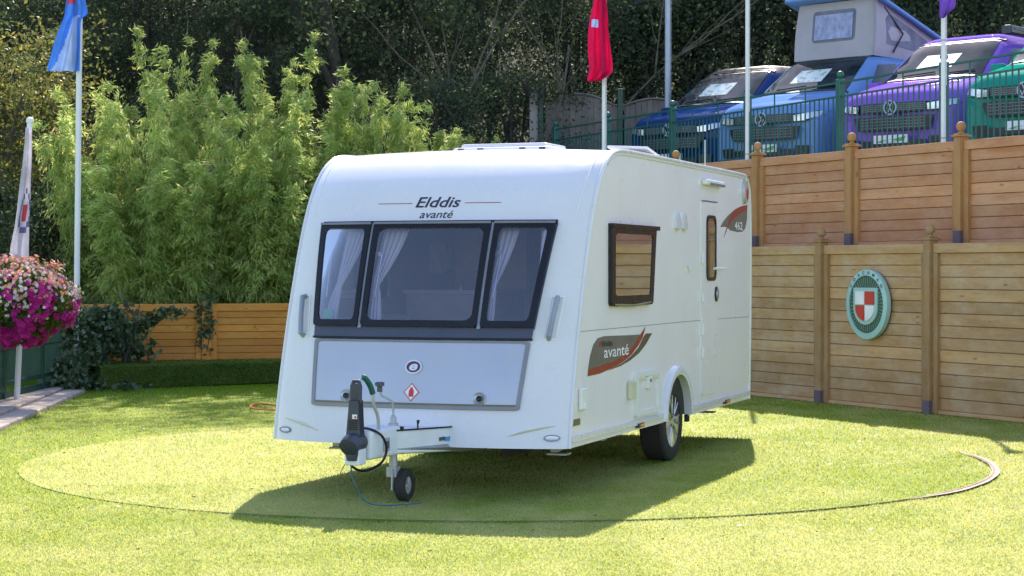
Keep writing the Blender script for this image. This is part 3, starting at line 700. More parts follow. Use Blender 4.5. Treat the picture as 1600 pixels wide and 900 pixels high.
# side graphics
b = MB(); b.poly(SM, [(.385, .84), (.43, .93), (.50, 1.005), (.60, 1.048), (.75, 1.058), (1.30, 1.046), (1.66, 1.040), (1.55, .975), (1.38, .915), (1.15, .865), (.85, .838), (.55, .825)], 0, .0016); g = b.build('swoosh_graphic', 'gfx_grey', cv)
b = MB(); b.poly(SM, [(.375, .795), (.385, .84), (.65, .853), (.95, .868), (1.25, .905), (1.45, .955), (1.62, 1.03), (1.79, 1.095), (1.70, 1.01), (1.58, .955), (1.42, .90), (1.2, .855), (.95, .825), (.65, .80)], .0016, .0026); b.build('red_swoosh', 'gfx_red', g)
b = MB(); b.poly(SM, [(.85, .812), (1.2, .850), (1.42, .893), (1.60, .945), (1.745, 1.025), (1.80, 1.043), (1.96, 1.040), (1.80, .965), (1.62, .905), (1.40, .862), (1.15, .83)], .0016, .0034); b.build('brown_swoosh', 'gfx_brown', g)
b = MB(); b.text(SM, 'avanté', .74, .905, width=.60, size=.115, off=.004, bold=.01, align='LEFT'); b.build('side_lettering', 'inkwhite', g)
b = MB(); b.text(SM, 'Elddis', .70, .985, width=.24, size=.055, off=.004, bold=.015, align='LEFT'); b.build('side_name', 'ink', g)
b = MB(); b.poly(SM, [(.64, .985), (.68, .985), (.69, 1.02), (.65, 1.02)], .0016, .004); b.build('name_flash', 'gfx_red', g)
b = MB(); b.poly(SM, [(4.10, 1.895), (4.22, 1.95), (4.38, 2.00), (4.60, 2.055), (4.85, 2.095), (5.12, 2.12), (5.11, 1.99), (5.04, 1.90), (4.92, 1.868), (4.75, 1.862), (4.45, 1.872), (4.35, 1.90)], 0, .0016); g = b.build('tail_graphic', 'gfx_grey', cv)
b = MB(); b.poly(SM, [(4.22, 1.80), (4.36, 1.89), (4.48, 1.945), (4.68, 2.00), (4.92, 2.045), (5.11, 2.065), (5.12, 2.12), (4.85, 2.095), (4.62, 2.06), (4.50, 2.01), (4.38, 1.93), (4.29, 1.86)], .0016, .0028); b.build('red_swoosh', 'gfx_red', g)
b = MB(); b.text(SM, '462', 4.62, 1.885, width=.30, size=.10, off=.004, bold=.015, align='LEFT'); b.build('tail_number', 'inkwhite', g)
# --- wheels
def wheel(parent, x, y, r, wdt, sg, spokes=7, z=None, rimr=.66):
    z = r if z is None else z; c = (x, y, z)
    b = MB(); P = [(r*rimr, -wdt*.5), (r*.84, -wdt*.52), (r*.96, -wdt*.46), (r, -wdt*.36)]
    for i in range(9):
        o = -wdt*.36+wdt*.72*i/8; P += [(r*(.985 if i % 2 else 1), o)]
    P += [(r*.96, wdt*.46), (r*.84, wdt*.52), (r*rimr, wdt*.5), (r*rimr, 0)]
    b.lathe(P, c, 'X', 48, closed=True); ty = b.build('tyre', 'rubber', parent, smooth=True, angle=30)
    b = MB(); ro = sg*wdt*.44
    b.lathe([(r*rimr+.006, ro*1.04), (r*rimr*.93, ro), (r*rimr*.90, ro*.6), (r*rimr*.5, ro*.5), (r*rimr*.90, ro*.55-sg*.01), (r*rimr+.006, -ro)], c, 'X', 40)
    for i in range(spokes):
        for da in (-.13, .13):
            a = 2*math.pi*i/spokes; a0 = a+da*.6; a1 = a+da*1.35
            p = lambda rr, aa, h: (c[0]+h, c[1]+rr*math.cos(aa), c[2]+rr*math.sin(aa))
            b.tube([p(r*.12, a0, ro*.86), p(r*.35, (a0+a1)/2, ro*.98), p(r*rimr*.97, a1, ro*.9)], [.022, .015, .019], 6)
    b.lathe([(r*.19, ro*.5), (r*.19, ro*.92), (r*.14, ro*1.02)], c, 'X', 20)
    rim = b.build('rim', 'alloy', ty, smooth=True, angle=35)
    b = MB(); b.lathe([(r*rimr*.88, ro*.42), (r*rimr*.88, ro*.44)], c, 'X', 30); b.build('brake_drum', 'under', ty)
    for i in range(5):
        a = 2*math.pi*i/5; b = MB(); b.lathe([(.011, 0), (.011, sg*.012)], (c[0]+ro*1.0, c[1]+.055*math.cos(a), c[2]+.055*math.sin(a)), 'X', 8)
        b.build('wheel_bolt', 'dplast', ty)
    return ty
for sg in (1, -1): wheel(cv, sg*(W-.125), 2.665, .318, .20, sg)
for sg, mp in ((1, SM), (-1, SML)):
    ao = [(2.665-.435*math.cos(R(a)), .345+.425*math.sin(R(a))) for a in range(0, 181, 6)]
    ai = [(2.665-.360*math.cos(R(a)), .345+.345*math.sin(R(a))) for a in range(0, 181, 6)]
    b = MB(); n = len(ao)
    # flared lip
    rows = []
    for j, (f1, off) in enumerate(((0, 0), (.12, .022), (.35, .038), (.75, .042), (1, .034), (1.0, -.05))):
        rows.append([mp(ao[i][0]+(ai[i][0]-ao[i][0])*f1, ao[i][1]+(ai[i][1]-ao[i][1])*f1, off) for i in range(n)])
    b.grid(rows); b.build('wheel_arch', 'white', cv, smooth=True, angle=50)
b = MB(); b.box((W-.03, 3.10, .36), (.03, .06, .16)); b.build('mud_flap', 'under', cv)
# --- roof fittings
b = MB(); b.box((.03, 1.80, 2.432), (.80, .56, .05)); rl = b.build('rooflight_frame', 'plastic', cv, bevel=.02, segs=3)
b = MB(); b.box((.03, 1.80, 2.470), (.70, .46, .035)); b.build('rooflight_dome', 'white', rl, bevel=.02, segs=3)
b = MB()
for x in (-.33, -.17, .17, .33): b.box((.03+x, 1.518, 2.440), (.045, .01, .022))
b.build('frame_notch', 'dplast', rl)
b = MB(); b.box((.53, 3.35, 2.450), (.34, .34, .06)); rl = b.build('rooflight_frame', 'plastic', cv, bevel=.02, segs=3)
b = MB(); b.box((.53, 3.35, 2.520), (.36, .36, .022), Matrix.Rotation(R(-8), 3, 'X') @ Matrix.Rotation(R(3), 3, 'Y')); b.build('raised_lid', 'white', rl, bevel=.012, segs=3)
b = MB(); b.tube([(.93, 4.2, 2.38), (.93, 4.2, 2.66)], .006, 6); b.build('aerial', 'galv', cv)
# --- hitch
hi = empty('hitch'); hi.parent = cv
b = MB()
for sg in (-1, 1): b.tube([(sg*.50, .6, .33), (sg*.33, -.05, .33), (sg*.055, -.72, .36)], .035, 4)
b.build('a_frame', 'galv', hi)
b = MB(); z0, z1 = .325, .435
def cvr(y0, w0, y1, w1, za, zb, ta, tb):
    return [(-w0, y0, za), (w0, y0, za), (w1, y1, zb), (-w1, y1, zb), (-w0, y0, ta), (w0, y0, ta), (w1, y1, tb), (-w1, y1, tb)]
HFC = [(0, 1, 2, 3), (4, 7, 6, 5), (0, 4, 5, 1), (1, 5, 6, 2), (2, 6, 7, 3), (3, 7, 4, 0)]
b.add(cvr(-.66, .115, -.02, .35, .325, .30, .475, .465), HFC); cvp = b.build('a_frame_cover', 'hitchw', hi, bevel=.01)
b = MB(); b.tube([(.118, -.655, .478), (.352, -.05, .468), (.352, -.04, .33)], .006, 6); b.build('cover_seal', 'black', cvp)
CT = lambda u, v, o: Vector((.276+o+u*.34, -.22+u*.94, .385+v))
b = MB(); b.slab(CT, [(-.055, .022), (-.008, .024), (-.008, .0), (-.055, -.002)], .006, .0125, 1, 1); cm = b.build('maker_mark', 'slate', cvp)
b = MB(); b.slab(CT, [(.0, .020), (.052, .022), (.052, -.006), (.0, -.008)], .006, .0125, 1, 1); b.build('blue_mark', pm('mark_blue', (.06, .30, .62), .4), cm)
b = MB(); b.add(cvr(-1.0, .095, -.585, .125, .315, .315, .50, .505), HFC); hs = b.build('hitch_housing', 'hitchw', hi, bevel=.022, segs=3)
b = MB(); b.box((.116, -.80, .40), (.012, .075, .085)); b.build('rating_plate', 'galv', hs)
b = MB(); b.box((.122, -.80, .40), (.006, .035, .045)); b.build('plate_mark', 'dplast', hs)
b = MB(); b.box((.128, -.585, .41), (.02, .02, .18)); b.build('housing_strap', 'black', hs)
b = MB(); P = []
for i in range(11): P.append((.062 if i % 2 else .052, -1.10+i*.012))
b.lathe(P, (0, 0, .43), 'Y', 20); b.build('bellows', 'black', hi, smooth=True)
b = MB(); b.tube(spline([(0, -1.06, .43), (0, -1.13, .435), (0, -1.22, .43), (0, -1.27, .405)], 4), [.045]*4+[.060]*4+[.062]*4+[.045], 14, flat=1.1); b.lathe([(.038, -.075), (.048, -.03), (.04, .0)], (0, -1.2, .40), 'Z', 16)
cp = b.build('coupling_head', 'dplast', hi, smooth=True, angle=50); cp.location = (.03, .07, 0)
b = MB(); b.box((0, -1.16, .345), (.10, .11, .10)); b.build('coupling_bracket', 'hitchw', cp, bevel=.006)
b = MB(); b.slab(lambda u, v, o: Vector((u, -1.165+o+(v-.45)*.05, v)), [(-.032, .70), (.032, .70), (.050, .45), (-.050, .45)], -.035, .035, 1, 6)
b.slab(lambda u, v, o: Vector((u, -1.165+o+(v-.45)*.05, v)), [(-.032, .70), (.032, .70), (.050, .45), (-.050, .45)], .035, -.035, 1, 6)
b.tube([(-.028, -1.155, .68), (-.028, -1.15, .79), (-.018, -1.148, .82), (.018, -1.148, .82), (.028, -1.15, .79), (.028, -1.155, .68)], .014, 8)
b.box((0, -1.152, .745), (.045, .02, .12))
h = b.build('stabiliser_handle', 'dplast', cp, bevel=.006)
b = MB()
for i in range(5): b.box((0, -1.203, .52+i*.014), (.06, .008, .005))
b.build('handle_rib', 'black', h)
b = MB(); b.box((.012, -1.197, .60), (.032, .006, .028)); b.build('handle_sticker', 'inkwhite', h)
b = MB(); b.box((.018, -1.201, .597), (.012, .004, .014)); b.build('sticker_mark', 'gasred', h)
b = MB(); b.tube(spline([(.05, -.86, .47), (.05, -.87, .58), (.035, -.90, .66), (.03, -.905, .74)], 4), .012, 8); hb = b.build('handbrake', 'galv', hi, smooth=True); hb.location = (.035, 0, .0)
b = MB(); b.tube(spline([(.03, -.905, .73), (.02, -.92, .78), (.0, -.95, .83), (-.015, -.965, .84)], 4), .019, 10); b.build('grip', 'greengrip', hb, smooth=True)
# jockey wheel
jx, jy = .055, -.56
b = MB(); b.tube([(jx, jy, .17), (jx, jy, .52)], .027, 14); jk = b.build('jockey_stem', 'galv', hi, smooth=True)
b = MB(); b.lathe([(.034, 0), (.034, .03), (.022, .035), (.020, .07), (.009, .09)], (jx, jy, .485), n=14); b.build('stem_clamp', 'galv', jk, smooth=True)
b = MB(); b.tube(spline([(jx, jy, .58), (jx, jy-.01, .65), (jx-.03, jy-.03, .68), (jx-.06, jy-.05, .70), (jx-.07, jy-.06, .74)], 4), .007, 6); b.build('winding_rod', 'galv', jk, smooth=True)
b = MB(); b.lathe([(.018, 0), (.018, .035), (.032, .04), (.032, .06), (.02, .065)], (jx-.07, jy-.06, .725), n=12); b.build('winding_knob', 'slate', jk, smooth=True)
b = MB(); b.box((jx, jy, .20), (.07, .07, .07)); b.box((jx+.012, jy-.04, .15), (.012, .03, .14)); b.box((jx+.055, jy+.03, .14), (.10, .02, .045)); b.build('wheel_fork', 'galv', jk, bevel=.004)
b = MB(); r = .108; c = (jx+.055, jy+.06, r)
b.lathe([(r*.55, -.032), (r*.9, -.034), (r, -.022), (r, .022), (r*.9, .034), (r*.55, .032), (r*.55, 0)], c, 'X', 28, closed=True); jw = b.build('jockey_wheel', 'rubber', jk, smooth=True, angle=35)
b = MB(); b.lathe([(r*.56, -.024), (r*.4, -.014), (r*.2, -.03), (r*.2, .03), (r*.4, .014), (r*.56, .024)], c, 'X', 24); b.build('hub', 'galv', jw, smooth=True)
b = MB(); b.tube([(.17, -.42, .44), (.17, -.42, .50), (.172, -.415, .53)], [.006, .006, .012], 8); b.build('brake_lever_peg', 'black', hi)
# cables
b = MB(); b.tube(spline([(-.07, -1.0, .40), (-.02, -1.02, .50), (.06, -.98, .515), (.13, -.92, .47), (.15, -.88, .38), (.12, -.90, .29), (.04, -.98, .245), (-.03, -1.02, .28), (-.05, -1.01, .36)], 8), .0085, 8); b.build('electric_cable', 'black', hi, smooth=True)
b = MB(); b.tube(spline([(-.02, -1.05, .31), (-.01, -1.06, .23), (.02, -1.05, .14), (.07, -1.0, .05), (.14, -.93, .025), (.24, -.82, .022), (.32, -.70, .022)], 8), .0045, 6); b.build('breakaway_cable', 'bluecord', hi, smooth=True)
b = MB(); b.tube(spline([(-.06, -1.04, .30), (-.09, -1.06, .22), (-.03, -1.05, .17)], 8), .003, 6); b.build('thin_wire', 'ochre', hi, smooth=True)

# ================================================================== FENCES ON THE RIGHT
def local_frame(P, D, z=0):
    Mx = Matrix(((D.x, LN.x, 0), (D.y, LN.y, 0), (0, 0, 1))); return Mx, Vector((P.x, P.y, z))
def board_fence(name, label, P, D, N, posts_t, z0, z1, nb, mw, mp_, label_group=None, finial=True, shoe=True, pw=.10):
    ang = math.atan2(D.y, D.x); root = empty(name, (P.x, P.y, z0), ang, label, 'fence', label_group)
    H = z1-z0; sgn = -1 if Vector((-D.y, D.x)).dot(N) > 0 else 1     # +1: local +y faces the lawn
    for i, t_ in enumerate(posts_t):
        b = MB(); b.box((t_, sgn*.03, H/2+.02), (pw, .12, H+.04)); po = b.build('post', mp_, root, bevel=.008)
        for s2 in (-1, 1):
            pass
        if shoe:
            b = MB(); b.box((t_, sgn*.035, .07), (pw+.012, .125, .14)); b.build('post_shoe', 'shoe', po)
        if finial:
            b = MB(); b.box((t_, sgn*.03, H+.05), (pw+.05, .16, .022)); b.box((t_, sgn*.03, H+.068), (pw+.01, .12, .014)); b.build('post_cap', mp_, po, bevel=.004)
            b = MB(); b.lathe([(.035, 0), (.022, .02), (.026, .035)], (t_, sgn*.03, H+.075), n=14); b.ball((t_, sgn*.03, H+.15), .052, 16, (1, 1, 1.05)); b.build('finial', mp_, po, smooth=True)
    for i in range(len(posts_t)-1):
        a, c = posts_t[i]+pw/2+.002, posts_t[i+1]-pw/2-.002
        if c-a < .2: continue
        st = .075
        b = MB(); zt = H-.10
        for k in range(nb):
            h0 = .04+(zt-.04)*k/nb; h1 = .04+(zt-.04)*(k+1)/nb
            b.box(((a+c)/2, sgn*(-.005+random.uniform(-.002, .002)), (h0+h1)/2), (c-a-2*st+.02, .022, h1-h0-.007))
        pn = b.build('panel', mw, root, bevel=.003, segs=1)
        b = MB()
        b.box(((a+c)/2, sgn*.012, H-.05), (c-a, .05, .10)); b.build('top_rail', mw, pn, bevel=.004); b = MB(); b.box(((a+c)/2, sgn*.010, .02), (c-a, .04, .04)); b.build('bottom_rail', mw, pn, bevel=.004)
        for xb in (a+st/2, c-st/2): b = MB(); b.box((xb, sgn*.020, H/2-.05), (st, .055, H-.104)); b.build('side_batten', mp_, pn, bevel=.004)
    b = MB(); b.box(((posts_t[0]+posts_t[-1])/2, -sgn*.035, H/2), (posts_t[-1]-posts_t[0], .02, H-.02)); b.build('backing_board', mp_, root)
    return root
t1, t2 = on_line(LP, LD, 1287), on_line(LP, LD, 1457); bay = t2-t1
lf = board_fence('retaining_fence', 'long weathered brown board fence at lawn level, carrying the oval crest sign', LP, LD, LN, [t1+bay*k for k in range(-5, 4)], 0, ZL, 13, 'wood_lo', 'wood_lop')
ts = [on_line(UP, LD, p) for p in (1187, 1333, 1505)]; bay = (ts[2]-ts[0])/2
uf = board_fence('upper_fence', 'orange brown board fence with ball finials standing above the weathered lower fence', UP, LD, LN, [ts[0]+bay*k for k in range(-7, 5)], 1.80, ZU, 8, 'wood_up', 'wood_upp')
# round sign
def fence_pt(px, py):
    t_ = on_line(LP, LD, px); p = LP+LD*t_; return t_, CH-(py-HY)*p.y/F
ct, cz = fence_pt(1364, 475.5)
sg_root = empty('round_sign', (*(LP+LD*ct-LN*.03), cz), math.atan2(LD.y, LD.x), 'oval green and white crest sign with red quarters hung on the weathered fence', 'sign')
def SG(u, v, o): return Vector((u, -o if Vector((-LD.y, LD.x)).dot(LN) > 0 else o, v))
EW, EH = .355, .385
def el(k, n=48): return [(EW*k*math.cos(2*math.pi*i/n), EH*k*math.sin(2*math.pi*i/n)) for i in range(n)]
b = MB(); b.poly(SG, el(.97), .0, .05)
b.ring(SG, el(1.0), el(.83), .010, .062, .070); b.build('sign_rim', 'signteal', sg_root, smooth=True, angle=30)
b = MB(); b.poly(SG, el(.84), .05, .056); b.build('sign_ground', 'signdark', sg_root)
b = MB()
for i in range(44):
    a = 2*math.pi*(i+.5)/44; d = .028
    b.poly(SG, [(EW*.42*math.cos(a-d), EH*.42*math.sin(a-d)), (EW*.79*math.cos(a-d), EH*.79*math.sin(a-d)), (EW*.79*math.cos(a+d), EH*.79*math.sin(a+d)), (EW*.42*math.cos(a+d), EH*.42*math.sin(a+d))], .056, .062)
b.build('sign_rays', 'signray', sg_root)
def shield(k, dz=0):
    w_ = .205*k; top = .185*k+dz; P = [(-w_, top), (w_, top), (w_, -.03*k+dz)]
    P += [(w_*math.cos(R(a)), -.03*k+dz-.195*k*math.sin(R(a))) for a in range(10, 171, 10)]; P += [(-w_, -.03*k+dz)]; return P
b = MB(); b.poly(SG, shield(1), .062, .080); b.build('shield', 'signteal', sg_root, bevel=.005)
def quarter(sx, sy):
    k = .78; P = shield(k); w_ = .205*k; o = []
    if sy > 0: o = [(sx*.006, .0), (sx*w_, .0), (sx*w_, .185*k), (sx*.006, .185*k)]
    else: o = [(sx*.006, -.01), (sx*w_, -.01), (sx*w_, -.03)]+[(sx*w_*math.cos(R(a)), -.03-.195*k*math.sin(R(a))) for a in range(10, 89, 8)]+[(sx*.006, -.03-.195*k)]
    return o
for sx, sy, mt in ((-1, 1, 'inkwhite'), (1, 1, 'redpaint'), (-1, -1, 'redpaint'), (1, -1, 'inkwhite')):
    b = MB(); b.poly(SG, quarter(sx, sy), .080, .092); b.build('shield_quarter', mt, sg_root)
b = MB()
for i, ch in enumerate('COACHMAN'):
    a = R(90+ (3.5-i)*15.5); cx, cy = EW*.915*math.cos(a), EH*.915*math.sin(a); ra = math.atan2(EH*math.sin(a)*1, EW*math.cos(a))-math.pi/2
    def MT(u, v, o, cx=cx, cy=cy, ra=ra): return SG(cx+u*math.cos(ra)-v*math.sin(ra), cy+u*math.sin(ra)+v*math.cos(ra), o)
    b.text(MT, ch, 0, -.019, size=.052, off=.0715, bold=.02)
b.build('sign_lettering', 'signdark', sg_root)

# green railing on the terrace edge
RP = Vector((4.86, 21.3)); RD = Vector((-.39, .921)).normalized(); RH = 1.04
ra = math.atan2(RD.y, RD.x)
rr = empty('terrace_railing', (*RP, ZT), ra, 'green metal bar railing with ball topped posts in front of the parked vans', 'railing')
pt = sorted([on_line(RP, RD, p) for p in (1475, 1313, 1168, 1051, 950, 868)]+[on_line(RP, RD, 1475)-2.75, on_line(RP, RD, 1475)-5.5])
for t_ in pt:
    b = MB(); b.box((t_, 0, .54), (.085, .085, 1.08)); po = b.build('post', 'greenmetal', rr, bevel=.006)
    b = MB(); b.lathe([(.03, 0), (.02, .02)], (t_, 0, 1.08), n=12); b.ball((t_, 0, 1.135), .048, 14); b.build('ball_cap', 'greenmetal', po, smooth=True)
for i in range(len(pt)-1):
    a, c = pt[i]+.05, pt[i+1]-.05; b = MB()
    b.box(((a+c)/2, 0, RH), (c-a, .035, .022)); b.box(((a+c)/2, 0, RH-.17), (c-a, .03, .02)); b.box(((a+c)/2, 0, .08), (c-a, .03, .02))
    n = max(2, int((c-a)/.105))
    for k in range(1, n):
        x = a+(c-a)*k/n; b.box((x, 0, .47), (.014, .014, .80))
        if k % 7 == 0: b.box((x, 0, .95), (.014, .014, .17))
    b.build('railing_panel', 'greenmetal', rr)

# grey wooden panels and posts at the far left of the terrace
def atp(px, Y): return (px-800)/F*Y
b = MB(); b.box((0, 0, .98), (.15, .15, 1.96)); b.box((0, 0, 1.955), (.12, .12, .03))
tag(b.build('concrete_post', 'concrete', bevel=.012), 'square concrete gate post at the left end of the grey arched fence', 'post').location = (atp(834, 33), 33, ZT-.05)
def grey_panel(px0, px1, Y0, Y1, label, arch_up=.18):
    x0, x1 = atp(px0, Y0), atp(px1, Y1); L = math.hypot(x1-x0, Y1-Y0); rt = empty('arched_fence', (x0, Y0, ZT), math.atan2(Y1-Y0, x1-x0), label, 'fence', None)
    b = MB(); n = int(L/.1)
    for i in range(n):
        u = (i+.5)/n; h = 1.58+arch_up*math.sin(math.pi*min(1, u*1.05)); b.box((u*L, 0.01*(i % 2), h/2), (L/n-.005, .018, h))
    b.build('pale_boards', 'wood_gr', rt)
    P = [(i/16*L, -.025, 1.60+arch_up*math.sin(math.pi*min(1, i/16*1.05))) for i in range(17)]
    b = MB(); b.tube(P, .02, 4); b.build('capping', 'wood_gr', rt)
    for z in (.4, 1.3): b = MB(); b.box((L/2, .04, z), (L, .04, .08)); b.build('fence_rail', 'wood_gr', rt)
grey_panel(852, 966, 33, 33.0, 'grey weathered arched board fence beside the concrete gate post', .2)
grey_panel(975, 1075, 33, 33.0, 'grey weathered board fence behind the navy van', .12)
for px, lb in ((845, 'slim green steel post beside the concrete post'), (969, 'green steel post between the two grey board fences')):
    b = MB(); b.box((0, 0, .93), (.09, .09, 1.86)); b.box((0, 0, 1.87), (.10, .10, .02)); o = b.build('steel_post', 'dgreenmetal', bevel=.006); o.location = (atp(px, 32.9), 32.9, ZT); tag(o, lb, 'post')

# ================================================================== POLES AND FLAGS
def pole(name, label, px, Y, z0, z1, r, mat='polewhite', lean=0, cat='flagpole', cap=False, bands=()):
    rt = empty(name, (atp(px, Y), Y, z0), 0, label, cat)
    b = MB(); b.tube([(0, 0, 0), (lean, 0, z1-z0)], [r*1.05, r*.95], 14); b.build('shaft', mat, rt, smooth=True)
    if cap: b = MB(); b.lathe([(r*1.3, 0), (r*1.4, .02), (r*1.1, .05), (.3*r, .065)], (lean, 0, z1-z0-.01), n=14); b.build('cap', mat, rt, smooth=True)
    for z in bands: b = MB(); b.lathe([(r*1.12, 0), (r*1.12, .02)], (lean*(z-z0)/(z1-z0), 0, z-z0), n=14); b.build('band', 'galv', rt, smooth=True)
    b = MB(); b.tube([(r*1.2, -.01, .8), (r*1.25+lean*.9, -.01, (z1-z0)*.97)], .003, 4); b.build('halyard', 'inkwhite', rt)
    return rt
def flag(name, label, rows, Y, mats, pick=None, fold=.05, nf=3, seed=0):
    """rows: list of (py, px_left, px_right); cloth hangs in folds"""
    b = MB(); pts = []; R_ = spline([Vector(r) for r in rows], 4); nu = 36
    for i, q in enumerate(R_):
        row = []
        for j in range(nu+1):
            u = j/nu; px = q.y+(q.z-q.y)*u; z = CH-(q.x-HY)*Y/F; X = atp(px, Y)
            row.append((X+.008*math.sin(u*nf*6+i*.3+seed), Y-.05+fold*math.sin(u*math.pi*nf*1.6+seed+i*.06)*(.4+.6*i/len(R_)), z))
        pts.append(row)
    a, c = len(pts), nu+1; b.add([p for r in pts for p in r], [])
    for i in range(a-1):
        for j in range(nu):
            b.f.append((i*c+j, i*c+j+1, (i+1)*c+j+1, (i+1)*c+j)); b.m.append(pick(j/nu, i/(a-1)) if pick else 0)
    o = b.build(name, mats, smooth=True, angle=180, solid=.003); return tag(o, label, 'flag')
zt = 5.7
pole('flagpole', 'tall white flagpole at far left beside the flower basket, carrying the blue flag', 118.5, 24.4, 0, zt, .036, lean=.055)
def pkb(u, v):
    if v > .30 and u > .35*(1-v)+.12 and u < .78 and u > .55-.5*(v-.30)*1.2: return 1
    if .02 < v < .16 and .05 < u < .45: return 2
    return 0
flag('blue_flag', 'limp blue flag with a pale panel hanging from the left tall pole', [(-40, 112, 128), (0, 104, 134), (22, 101, 137), (32, 99, 128), (60, 88, 128), (85, 80, 128), (108, 73, 127), (112, 73, 126)], 24.3, ['flagblue', 'flagpale', 'flagpink'], pkb, .06, 3)
pole('short_flagpole', 'short leaning white flagpole with rounded cap behind the flower basket', 26, 21.6, 0, 3.21, .032, lean=.15, cap=True)
def pkw(u, v):
    du, dv = (u-.62)/.42, (v-.46)/.14; r = math.hypot(du, dv)
    if .78 < r < 1.0: return 1
    if abs(du+.1) < .42 and -.25 < dv < .4: return 2
    return 0
flag('white_flag', 'white crested flag hanging limp from the short leaning pole', [(200, 42, 50), (240, 39, 51), (285, 34, 50), (320, 30, 50), (355, 24, 47), (390, 17, 45), (402, 22, 45), (413, 38, 46)], 21.5, ['flagwhite', 'flagcrest', 'flagpink'], pkw, .035, 2, 2)
pole('flagpole', 'white flagpole behind the caravan roof, carrying the red flag', 943.5, 25.0, 0, 5.7, .026)
flag('red_flag', 'limp crimson flag hanging on the pole behind the caravan roof', [(-40, 932, 945), (0, 927, 946), (25, 923, 949), (50, 920, 951), (80, 919, 955), (105, 920, 957), (117, 918, 953), (128, 917, 934)], 24.9, ['flagred', 'flagpale'], lambda u, v: 1 if (.30 < v < .36 and .1 < u < .45) else 0, .05, 3, 1)
pole('flagpole', 'plain white flagpole in front of the sky blue van', 1167.5, 24.4, ZT-.02, 5.15, .025, bands=(3.0, 2.75))
pole('flagpole', 'white flagpole in front of the purple van, carrying the purple flag', 1474, 20.95, ZT-.02, 4.62, .027, bands=(2.97, 4.05))
flag('purple_flag', 'small purple flag tip hanging on the pole before the purple van', [(-14, 1463, 1484), (0, 1465, 1490), (12, 1466, 1489), (20, 1467, 1482), (29, 1469, 1474)], 20.8, ['flagpurple'], None, .03, 2)
pole('lamp_column', 'slim grey column behind the navy van', 1043, 31.6, ZT, 7.2, .045, mat='polegrey', cat='pole', bands=(4.1, 5.0, 6.2))

# ================================================================== VANS
def van_paint(name, col): m = pm(name, col, .42, metal=.0, var=.03, coat=.30, spec=0); m.node_tree.nodes['Principled BSDF'].inputs['Coat Roughness'].default_value = .02; M[name] = m; return name
M['vangrille'] = pm('grille_black', (.012, .012, .013), .35)
M['vanlamp'] = pm('headlamp_clear', (.55, .58, .60), .08, metal=.5, coat=1)
M['poster'] = None
def poster_mat():
    m, t, bb = NM('poster_sheet'); v = coords(t, (1, 1, 1)); n = noise_n(t, v, 9, 3); 
    c = mixc(t, ramp(t, n, .52, .60), (.66, .72, .70), (.18, .42, .24)); t.links.new(c, bb.inputs['Base Color']); bb.inputs['Roughness'].default_value = .3; return m
M['poster'] = poster_mat()
yk = [0, .02, .07, .16, .32, .6, .97, 1.15, 1.45, 1.75, 1.9, 2.2, 3.2, 4.3, 4.65, 4.82, 4.88, 4.90]
Tk = [.96, 1.03, 1.09, 1.15, 1.20, 1.27, 1.35, 1.46, 1.67, 1.885, 1.94, 1.965, 1.985, 1.975, 1.92, 1.82, 1.67, 1.42]
Wk = [.84, .875, .905, .93, .945, .95, .952, .952, .952, .952, .952, .952, .952, .95, .94, .925, .91, .88]
Bk = [.34, .29, .25, .23, .22, .22, .22, .22, .22, .22, .22, .22, .22, .22, .23, .26, .32, .40]
def tum(z): return 1-.15*max(0, (z-1.14)/.85)**1.2
def vsec(y, th):
    T = np.interp(y, yk, Tk); Wd = np.interp(y, yk, Wk); Bz = np.interp(y, yk, Bk); n = 8.5 if y > 1.2 else 7.5
    c_, s_ = max(0, math.cos(th)), max(0, math.sin(th)); xe = c_**(2/n); ze = s_**(2/n); z = Bz+(T-Bz)*ze; x = Wd*tum(z)*xe
    return x, z
def vpt(y, x, z, off=0): return Vector((x, y+.16*(x/.95)**2*(1-sst(.0, 1.6, y)), z))
def roofz(y, x):      # height of the upper skin at x
    lo, hi_ = 0, math.pi/2
    for _ in range(26):
        m_ = (lo+hi_)/2
        if vsec(y, m_)[0] > abs(x): lo = m_
        else: hi_ = m_
    return vsec(y, lo)[1]
def sidex(y, z):
    T = np.interp(y, yk, Tk); lo, hi_ = 0, math.pi/2
    for _ in range(26):
        m_ = (lo+hi_)/2
        if vsec(y, m_)[1] < z: lo = m_
        else: hi_ = m_
    return vsec(y, lo)[0]
